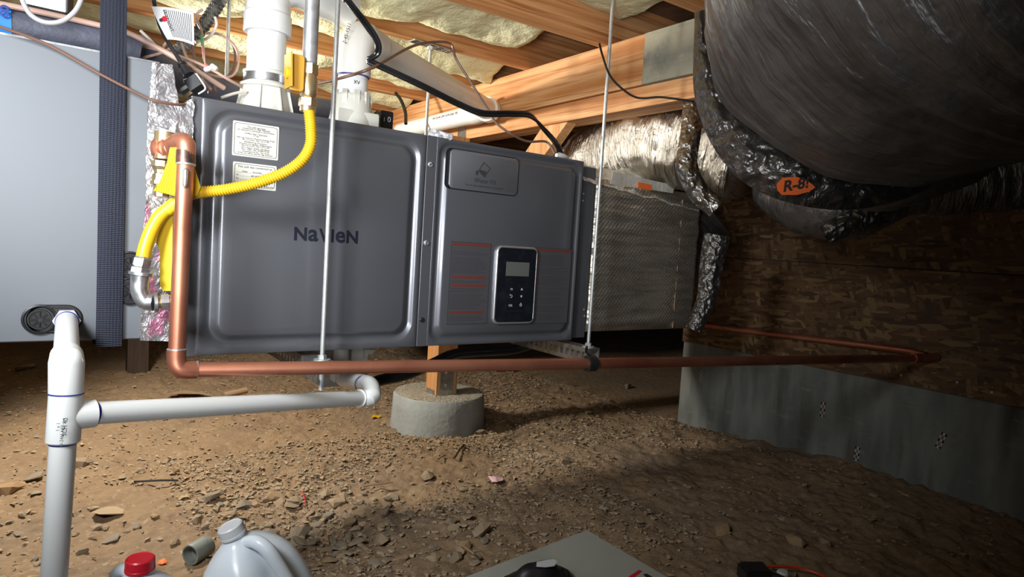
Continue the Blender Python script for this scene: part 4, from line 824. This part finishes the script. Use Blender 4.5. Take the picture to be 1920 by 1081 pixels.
crinkle('foil_band', [U(1312, 20, d=.97), U(1318, 100, d=.95), U(1330, 170, d=.93), U(1365, 240, d=.90), U(1420, 300, d=.87), U(1500, 335, d=.85), U(1600, 352, d=.86), U(1700, 345, d=.90), U(1790, 315, d=.95)], lambda u: .008 + .026*math.sin(u*math.pi)**1.5, '', B_, 'foil_dim')
crinkle('foil_band', [U(1300, 190, d=1.72), U(1295, 250, d=1.66), U(1288, 310, d=1.62), U(1310, 360, d=1.60), U(1345, 390, d=1.58)], lambda u: .026, '', A_)
crinkle('foil_band', [U(1345, 440, d=2.0), U(1333, 500, d=2.0), U(1325, 560, d=2.0), U(1300, 618, d=2.0)], lambda u: .04 - .015*u, '', E_, 'foil_dim')
crinkle('foil_band', [U(1545, 440, d=1.62), U(1600, 415, d=1.60), U(1660, 395, d=1.60)], lambda u: .028, '', D_, 'foil_dim')
# sticker
sp = [U(1457 + a, 349 + b_, d=.80) for a, b_ in [(0, -4), (10, -16), (36, -18), (58, -10), (72, 2), (60, 10), (38, 16), (10, 16), (2, 8)]]
st = part('orange_sticker', MB().prism(sp, fwd*.002), 'orange', B_, smooth=0)
text('handwriting', 'R-8!', .019, U(1492, 355, d=.797), 'ink', B_, xdir=(U(1520, 343, d=.793)-U(1470, 352, d=.793)), zdir=(U(1497, 330, d=.793)-U(1493, 360, d=.793)), bold=.0005)
# framing visible at far right
o = part('wood_blocking', MB().obox(U(1912, 318, d=1.9), (.02, .02, 0), (-.05, .09, 0), (0, 0, .05)), 'joist', smooth=0); tag(o, 'bit of orange framing lumber at the right edge under the ducts', 'framing')
# ================================================================== WIRES
def wire(name, pts, r, m, lab, cat='wire', n=8): o = part(name, MB().tube([U(x, y, d=d) for x, y, d in pts], r, n, .008), m); tag(o, lab, cat); return o
t = thing('power_cable', 'black twin power cord bent over the right vent and along to the furnace', 'cord', U(700, 110, d=1.42))
for k in (-1, 1):
    off = k*3.2; part('conductor', MB().tube([U(x+ox*k, y+oy*k, d=d) for x, y, d, ox, oy in [(560, -200, 1.40, 3, -1), (640, -20, 1.40, 3, -1), (655, 5, 1.40, 3, -1), (690, 50, 1.40, 3, -1.5), (708, 80, 1.41, 3, 0), (707, 100, 1.42, 3, 1), (694, 110, 1.42, 0, 2), (690, 114, 1.42, 0, 3), (715, 125, 1.43, 0, 3), (790, 160, 1.47, 0, 3), (860, 195, 1.53, 0, 3), (905, 212, 1.56, 0, 3), (960, 213, 1.62, 0, 3), (995, 217, 1.68, 1, 3), (1020, 242, 1.76, 3, 1), (1045, 272, 1.86, 3, 0), (1052, 292, 1.9, 3, 0)]], .0042, 10, .006), 'blackgloss', t)
wire('brown_wire', [(590, 158, 1.50), (640, 146, 1.44), (700, 126, 1.41), (770, 88, 1.62), (810, 79, 1.75), (845, 82, 1.8), (855, 110, 1.8), (880, 150, 1.82), (915, 205, 1.85), (930, 230, 1.85), (960, 252, 1.85), (990, 265, 1.88), (1025, 266, 1.9), (1040, 288, 1.9)], .0035, 'wire_brown', 'brown thermostat wire looping over the sloping vent pipe to the furnace')
wire('black_wire', [(1124, 82, 1.7), (1130, 105, 1.68), (1143, 140, 1.63), (1165, 165, 1.62), (1195, 183, 1.60), (1235, 182, 1.56), (1265, 185, 1.53), (1300, 190, 1.50)], .0028, 'blackgloss', 'thin black wire sagging across the beam by the right rod')
wire('black_wire', [(742, 174, 2.7), (752, 188, 2.68), (760, 210, 2.65), (761, 232, 2.62)], .0068, 'blackgloss', 'short black wire hanging in front of the far end of the beam')
bw = 'brown and pink low-voltage wires bundled over the furnace top left corner'
G = 'thermostat wires above the furnace'
WB = [([(262, 85, 1.32), (300, 95, 1.33), (345, 108, 1.34), (392, 128, 1.36), (430, 150, 1.38), (470, 172, 1.45)], 'wire_pink', 'pinkish wire from behind the strap running right under the white tag'),
      ([(263, 57, 1.30), (285, 78, 1.31), (305, 98, 1.32), (330, 106, 1.32), (352, 122, 1.33), (372, 145, 1.34)], 'wire_white', 'pale wire stub pointing up left of the white tag'),
      ([(262, 110, 1.30), (285, 104, 1.30), (305, 98, 1.31), (322, 88, 1.31), (312, 80, 1.31), (306, 92, 1.31), (316, 105, 1.31), (325, 98, 1.31)], 'wire_pink', 'curled pinkish wire just left of the black plug cord'),
      ([(340, 80, 1.35), (348, 103, 1.35), (362, 125, 1.35), (380, 150, 1.35), (396, 168, 1.35)], 'wire_pink', 'pinkish wire dropping from the white tag behind the plug'),
      ([(360, 78, 1.36), (364, 105, 1.36), (372, 122, 1.36), (388, 140, 1.37), (400, 160, 1.37), (404, 172, 1.37), (390, 172, 1.36)], 'wire_brown', 'brown wire dropping from the lower right corner of the white tag'),
      ([(380, 18, 1.40), (370, 25, 1.40), (371, 42, 1.40), (377, 55, 1.38), (378, 68, 1.38)], 'wire_pink', 'pinkish wire hooked over the gray conduit'),
      ([(403, 32, 1.42), (406, 45, 1.42), (400, 60, 1.42), (388, 72, 1.41), (366, 79, 1.40)], 'wire_white', 'pale wire curving round the lower end of the gray conduit'),
      ([(385, 62, 1.50), (410, 64, 1.50), (430, 75, 1.51), (445, 95, 1.51), (447, 118, 1.50), (440, 138, 1.49), (425, 145, 1.48), (400, 142, 1.45), (380, 135, 1.42)], 'wire_pink', 'outer brown-pink loop beside the rod left of the vent pipe'),
      ([(425, 70, 1.53), (438, 88, 1.53), (441, 110, 1.52), (437, 130, 1.51), (428, 143, 1.50)], 'wire_brown', 'inner brown loop beside the rod left of the vent pipe'),
      ([(415, 183, 1.36), (440, 175, 1.38), (462, 171, 1.40)], 'wire_white', 'pale cable entering the furnace top left of the vent flange')]
for pts, m, lab in WB: wire('wire', pts, .0030, m, lab)
t = thing('wire_splice', 'red and green striped wires ending in two clear splice caps', 'wire', U(385, 100, d=1.36))
part('green_strand', MB().tube([U(x, y, d=1.36) for x, y in [(377, 66), (379, 76), (380, 86)]], .003, 8, .004), 'wire_green', t)
part('red_strand', MB().tube([U(x, y, d=1.36) for x, y in [(380, 86), (381, 100), (382, 112), (388, 122), (400, 126)]], .0016, 6, .004), 'wire_red', t); part('red_strand', MB().tube([U(x, y, d=1.36) for x, y in [(382, 86), (383, 103), (384, 118), (386, 128)]], .0016, 6, .004), 'wire_pink', t)
for a, b_ in (((386, 131), (391, 129)), ((398, 124), (408, 131))): part('splice_cap', MB().lathe(U(*a, d=1.36), U(*b_, d=1.36)-U(*a, d=1.36), [(-.004, .003), (-.002, .0055), (.008, .0055), (.012, .004)], 12), 'capwhite', t)
# gray conduit
t = thing('flexible_conduit', 'gray armoured conduit slanting up behind the white tag', 'conduit', U(395, 45, d=1.5))
part('armour', MB().tube([U(500, -140, d=1.5), U(425, -25, d=1.5), U(408, 8, d=1.5), U(372, 60, d=1.5), U(325, 105, d=1.5)], .0145, 14, .0022, rf=lambda l: .0009*math.sin(2*math.pi*l/.009)), 'conduit', t, smooth=180)
# plug and tag
t = thing('power_plug', 'black three-pin plug hanging by its cord above the furnace corner', 'plug', U(368, 160, d=1.27)); Dp = 1.27
part('cord', MB().tube([U(282, -190, d=1.29), U(288, -20, d=1.29), U(290, 10, d=1.29), U(300, 50, d=1.28), U(316, 80, d=1.27), U(330, 102, d=Dp), U(342, 122, d=Dp)], .0040, 10, .006), 'black', t)
a, b_ = U(339, 117, d=Dp), U(356, 143, d=Dp); dv = (b_-a).normalized(); sv = dv.cross(fwd).normalized()
part('strain_relief', MB().lathe(a, dv, [(0, .006), (.002, .009), (.006, .009), (.007, .007), (.02, .008), (.03, .011)], 14), 'black', t)
c = U(366, 158, d=Dp); part('plug_body', MB().obox(c, dv*.012, sv*.0125, fwd*.012), 'black', t, smooth=0)
ax = (U(335, 172, d=Dp) - U(352, 158, d=Dp)).normalized()
for (x, y), (x2, y2) in (((356, 158), (334, 172)), ((364, 168), (345, 183)), ((352, 150), (344, 152))):
    p_ = U(x, y, d=Dp); q_ = U(x2, y2, d=Dp); part('prong', MB().obox((p_+q_)/2, (q_-p_)/2, (q_-p_).cross(fwd).normalized()*.0032, fwd*.0008), 'zinc' if x2 != 345 else 'brass', t, smooth=0)
part('clear_cap', MB().tube([U(368, 138, d=1.262), U(383, 160, d=1.262), U(384, 168, d=1.262), U(372, 176, d=1.262)], .0016, 6, .004), 'capwhite', t)
t = thing('cord_tag', 'white printed tag with a red dot on the black plug cord', 'tag', U(325, 45, d=1.27))
def tagf(u, v):
    x0 = 284 + v*22 + v*v*8; x1 = 363 + v*1; y0 = 12 + u*(8 if 0 else 12)*u; x = x0 + (x1-x0)*u; y = (12 + 12*u*u) + v*(66 - 5*u - 4*(1-u))
    return U(x, y, d=1.262 + .003*math.sin(u*2.6))
part('sheet', MB().sheet(tagf, 16, 12), 'tagwhite', t, smooth=180)
pl = MB()
for k in range(14):
    u = .28 + k*.05
    pl.tube([Vector(tagf(u, v)) - fwd*.001 for v in (.08, .3, .55, .78, .92)], .0006, 4, .01)
part('print_lines', pl, 'inkgray', t)
part('red_dot', MB().lathe(Vector(tagf(.22, .38)) - fwd*.0015, -fwd, [(0, .0055), (.0004, .0055)], 16), 'red', t); part('black_dot', MB().lathe(Vector(tagf(.12, .42)) - fwd*.0015, -fwd, [(0, .0035), (.0004, .0035)], 16), 'ink', t)
text('lettering', 'WARNING', .009, Vector(tagf(.24, .1)) - fwd*.0012, 'ink', t, xdir=Vector(tagf(.27, .9))-Vector(tagf(.24, .1)), zdir=Vector(tagf(.6, .1))-Vector(tagf(.24, .1)), align='LEFT')
o = part('torn_wrap', MB().sheet(lambda u, v: U(805 + u*45 - 4*v, 240 + 12*u + v*(22-8*abs(u-.4)*2) , d=1.56 + .02*fbm(u*5, v*5)), 20, 10), 'capwhite', smooth=60); tag(o, 'scrap of crumpled white wrap on the furnace top behind the seam', 'wrap')
o = part('zip_end', MB().lathe(U(1048, 292, d=1.86), (1, 0, .0), [(-.01, .006), (.0, .010), (.02, .008), (.03, .004)], 12), 'capwhite'); o.name = 'cable_gland'; tag(o, 'small pale cable gland where the cord enters the furnace top', 'fitting')
# ================================================================== FLOOR OBJECTS
def jug(loc, rot, capm, lab, hdir=0):
    t = thing('plastic_jug', lab, 'jug', (0, 0, 0)); B = MB(); rg = []
    prof = [(0, .066, .5), (.004, .072, .45), (.03, .076, .4), (.12, .076, .4), (.15, .0755, .45), (.175, .070, .6), (.195, .060, .8), (.212, .045, .95), (.224, .029, 1), (.231, .0205, 1), (.236, .0185, 1), (.246, .0185, 1)]
    for z, r, q in prof:
        ring = []
        for j in range(48):
            a = 2*math.pi*j/48; c_, s_ = math.cos(a), math.sin(a); e = 2 + 3*(1-q); k = (abs(c_)**e + abs(s_)**e)**(-1/e); aw = a if a < math.pi else a-2*math.pi; k *= 1 - .34*math.exp(-(aw/.75)**2)*max(0, min(1, (z-.09)/.06, (.236-z)/.02)); ring.append((r*k*c_, r*k*s_, z))
        rg.append(ring)
    part('bottle', B.rings(rg), 'jug', t, smooth=60)
    h = MB().tube([(.016, 0, .222), (.040, 0, .223), (.060, 0, .208), (.070, 0, .175), (.076, 0, .135), (.070, 0, .095)], [.009, .0115, .0115, .011, .0115, .010], 16, .006)
    part('handle', h, 'jug', t)
    cp = MB(); rg = []
    for z, r in ((.236, .0195), (.2365, .0212), (.240, .0212), (.2405, .0205), (.2535, .0202), (.2555, .0185), (.2545, .017)):
        rg.append([((r + (.0004 if j % 2 and .2405 <= z <= .2536 else 0))*math.cos(2*math.pi*j/60), (r + (.0004 if j % 2 and .2405 <= z <= .2536 else 0))*math.sin(2*math.pi*j/60), z) for j in range(60)])
    part('cap', cp.rings(rg), capm, t, smooth=30); t.location = loc; t.rotation_euler = rot; return t
j1 = jug((0, 0, 0), (0, 0, 0), 'capwhite', 'white plastic gallon jug with a white cap leaning on the dirt')
# lean it: tilt the axis towards the left and a little away
capp = U(430, 984, d=1.08); axis_ = (right*-.30 - down*.95 + fwd*-.22).normalized(); zq = axis_; xh = (right*.93 - fwd*.37); xh = (xh - zq*xh.dot(zq)).normalized(); yh = zq.cross(xh)
j1.matrix_world = Matrix.Translation(capp - zq*.2555) @ Matrix(((xh.x, yh.x, zq.x, 0), (xh.y, yh.y, zq.y, 0), (xh.z, yh.z, zq.z, 0), (0, 0, 0, 1)))
p_ = U(263, 1045, d=1.0); j2 = jug((p_.x, p_.y, p_.z - .255), (0, 0, 2.0), 'red', 'milky plastic gallon jug with a red cap at the bottom edge')
# gray coupling
c0 = U(357, 1019, d=1.46); c1 = U(383, 1013, d=1.5); dv = (c1-c0).normalized(); cz = gh(c0.x, c0.y) + .024
c0.z = cz; c1 = c0 + Vector((dv.x, dv.y, 0)).normalized()*.052
t = thing('pipe_coupling', 'short gray plastic pipe coupling lying open-ended on the dirt', 'pipe fitting', c0)
part('sleeve', MB().lathe(c0, c1-c0, [(0, .0195), (0, .0225), (.003, .0235), (.049, .0235), (.052, .0225), (.052, .0195), (.028, .0195), (.028, .017), (.024, .017), (.024, .0195), (0, .0195)], 32, False, False), 'coupling', t)
text('lettering', 'SCH 80', .009, (c0+c1)/2 + Vector((-.004, -.0236, .008)), 'ink', t, xdir=c1-c0, zdir=(0, .4, 1))
# pale board
k0 = U(1100, 993, Z=.035); t = thing('pale_board', 'pale gray board lying on the dirt with its corner pointing away', 'board', k0)
ea = Vector((-.99, -.135, 0)); ebv = Vector((.0, -1, 0)); hz = .035
part('sheet', MB().prism([Vector((k0.x, k0.y, hz)), Vector((k0.x, k0.y, hz)) + ebv*.62, Vector((k0.x, k0.y, hz)) + ebv*.62 + ea*.75, Vector((k0.x, k0.y, hz)) + ea*.75], (0, 0, -.016)), 'panelwhite', t, smooth=0)
part('red_stripe', MB().prism([U(1178, 1081, Z=.0355), U(1198, 1068, Z=.0355), U(1204, 1070, Z=.0355), U(1186, 1084, Z=.0355)], (0, 0, .0005)), 'red', t, smooth=0)
part('black_print', MB().prism([U(1206, 1076, Z=.0355), U(1213, 1075, Z=.0355), U(1228, 1084, Z=.0355), U(1216, 1086, Z=.0355)], (0, 0, .0005)), 'ink', t, smooth=0)
# black pad on board
kp = U(1010, 1092, Z=.04); t = thing('knee_pad', 'black moulded knee pad lying on the pale board', 'knee pad', kp)
def padf(u, v):
    a = 2*math.pi*u; r = v; rx_ = .062*(1 + .18*math.cos(2*a+.6) + .1*math.sin(3*a)); x = r*rx_*math.cos(a)*1.1; y = r*rx_*.8*math.sin(a)
    return kp + Vector((x, y, .002 + .042*(1-r**2.2) + .004*math.cos(r*14)*r))
part('shell', MB().sheet(padf, 48, 18), 'black', t, smooth=60)
part('rim', MB().tube([Vector(padf(u, 1.0)) + Vector((0, 0, .001)) for u in np.linspace(0, 1, 25)], .006, 10, .006), 'blackgloss', t)
part('white_sticker', MB().prism([Vector(padf(u, .35)) + Vector((.01, -.01, .004)) for u in (.05, .2, .35, .5, .65, .8, .95)], (0, 0, .001)), 'capwhite', t, smooth=0)
# tool at lower right
kt = U(1415, 1076, Z=.03); t = thing('black_tool', 'black plastic tool end on the dirt at the bottom edge', 'tool', kt)
part('case', MB().obox(kt, right*.030, (fwd*.03), Vector((0, 0, .014))).obox(kt + Vector((0, 0, .0165)), right*.026, fwd*.026, Vector((0, 0, .0028))).obox(kt + right*.031, right*.003, fwd*.018, Vector((0, 0, .008))), 'black', t, smooth=0); part('grip', MB().tube([kt + right*.02, kt + right*.05 - fwd*.05, kt + right*.06 - fwd*.12], .014, 12, .01), 'black', t)
o = part('red_cord', MB().tube([U(x, y, Z=.012) for x, y in [(1422, 1063), (1450, 1061), (1490, 1063), (1520, 1070), (1545, 1080), (1570, 1100)]], .0035, 8, .008), 'orangecord'); tag(o, 'thin orange-red cord arching over the dirt, bottom right', 'cord')
o = part('bottle_cap', MB().lathe(U(1467, 1082, Z=.01), (0, 0, 1), [(0, .014), (.012, .014), (.016, .011), (.016, 0)], 20), 'capwhite'); tag(o, 'small round white cap by the orange-red cord', 'cap')
# scraps
def scrap(px, py, poly, m, lab, h=.01):
    c_ = U(px, py, Z=.0); c_.z = gh(c_.x, c_.y) + .004
    s = c_ + Vector((0, 0, .0)); d = (c_-Vector(CAM)).dot(fwd); P = [s + right*(x*d/F) + Vector((fwd.x, fwd.y, 0))*(-y*d/F*2) + Vector((0, 0, h*(.5+.5*math.sin(i*2.1)))) for i, (x, y) in enumerate(poly)]
    o = part('paper_scrap' if 'paper' in lab else 'scrap', MB().prism(P, (0, 0, .0012)), m, smooth=0); tag(o, lab, 'scrap')
scrap(928, 903, [(-14, -8), (0, -2), (14, -7), (15, 4), (4, 11), (-6, 4)], 'pinkpaper', 'pink torn paper scrap on the dirt in front of the pier')
scrap(706, 778, [(-8, 6), (-6, -2), (0, -5), (3, -2), (9, -3), (6, 4), (0, 3)], 'yellow', 'tiny bright yellow scrap on the dirt left of the pier')
scrap(303, 1050, [(-8, -3), (0, -6), (9, -2), (6, 4), (-3, 5)], 'orange', 'small orange chip on the dirt behind the red-capped jug', .004)
scrap(350, 738, [(-30, 8), (-12, -6), (40, -2), (52, 6), (0, 9)], 'cardboard', 'torn brown cardboard piece on the dirt behind the white drain arm', .015)
o = part('cardboard_tube', MB().cyl(U(420, 741, Z=.02), U(462, 731, Z=.03), .014, n=16), 'cardboard'); tag(o, 'short brown roll lying behind the white drain arm', 'roll')
o = part('black_strip', MB().tube([U(x, y, Z=.006) for x, y in [(236, 903), (262, 902), (300, 900), (334, 900)]], .0028, 6, .01), 'black'); tag(o, 'thin black plastic strip lying on the sunlit dirt', 'strip')
o = part('twig', MB().tube([U(x, y, Z=.012) for x, y in [(852, 858), (860, 845), (869, 833)]], .004, 6, .01), 'oldwood'); tag(o, 'short brown twig on the dirt in front of the pier', 'twig')
for px, py, px2, py2, l in ((866, 1021, 889, 1038, 'pale splinter of wood in the shade left of the pale board'), (680, 911, 737, 903, 'long thin pale splinter on the dirt left of the pink scrap'), (819, 861, 834, 852, 'dark splinter of wood between twig and pier')):
    o = part('wood_splinter', MB().tube([U(px, py, Z=.01), U(px2, py2, Z=.012)], .003, 5, .02), 'cardboard'); tag(o, l, 'splinter')
o = part('pink_thread', MB().tube([U(x, y, Z=.01) for x, y in [(567, 921), (571, 932), (573, 948)]], .0012, 5, .01), 'red'); tag(o, 'short pink-red thread on the dirt above the white jug', 'thread')
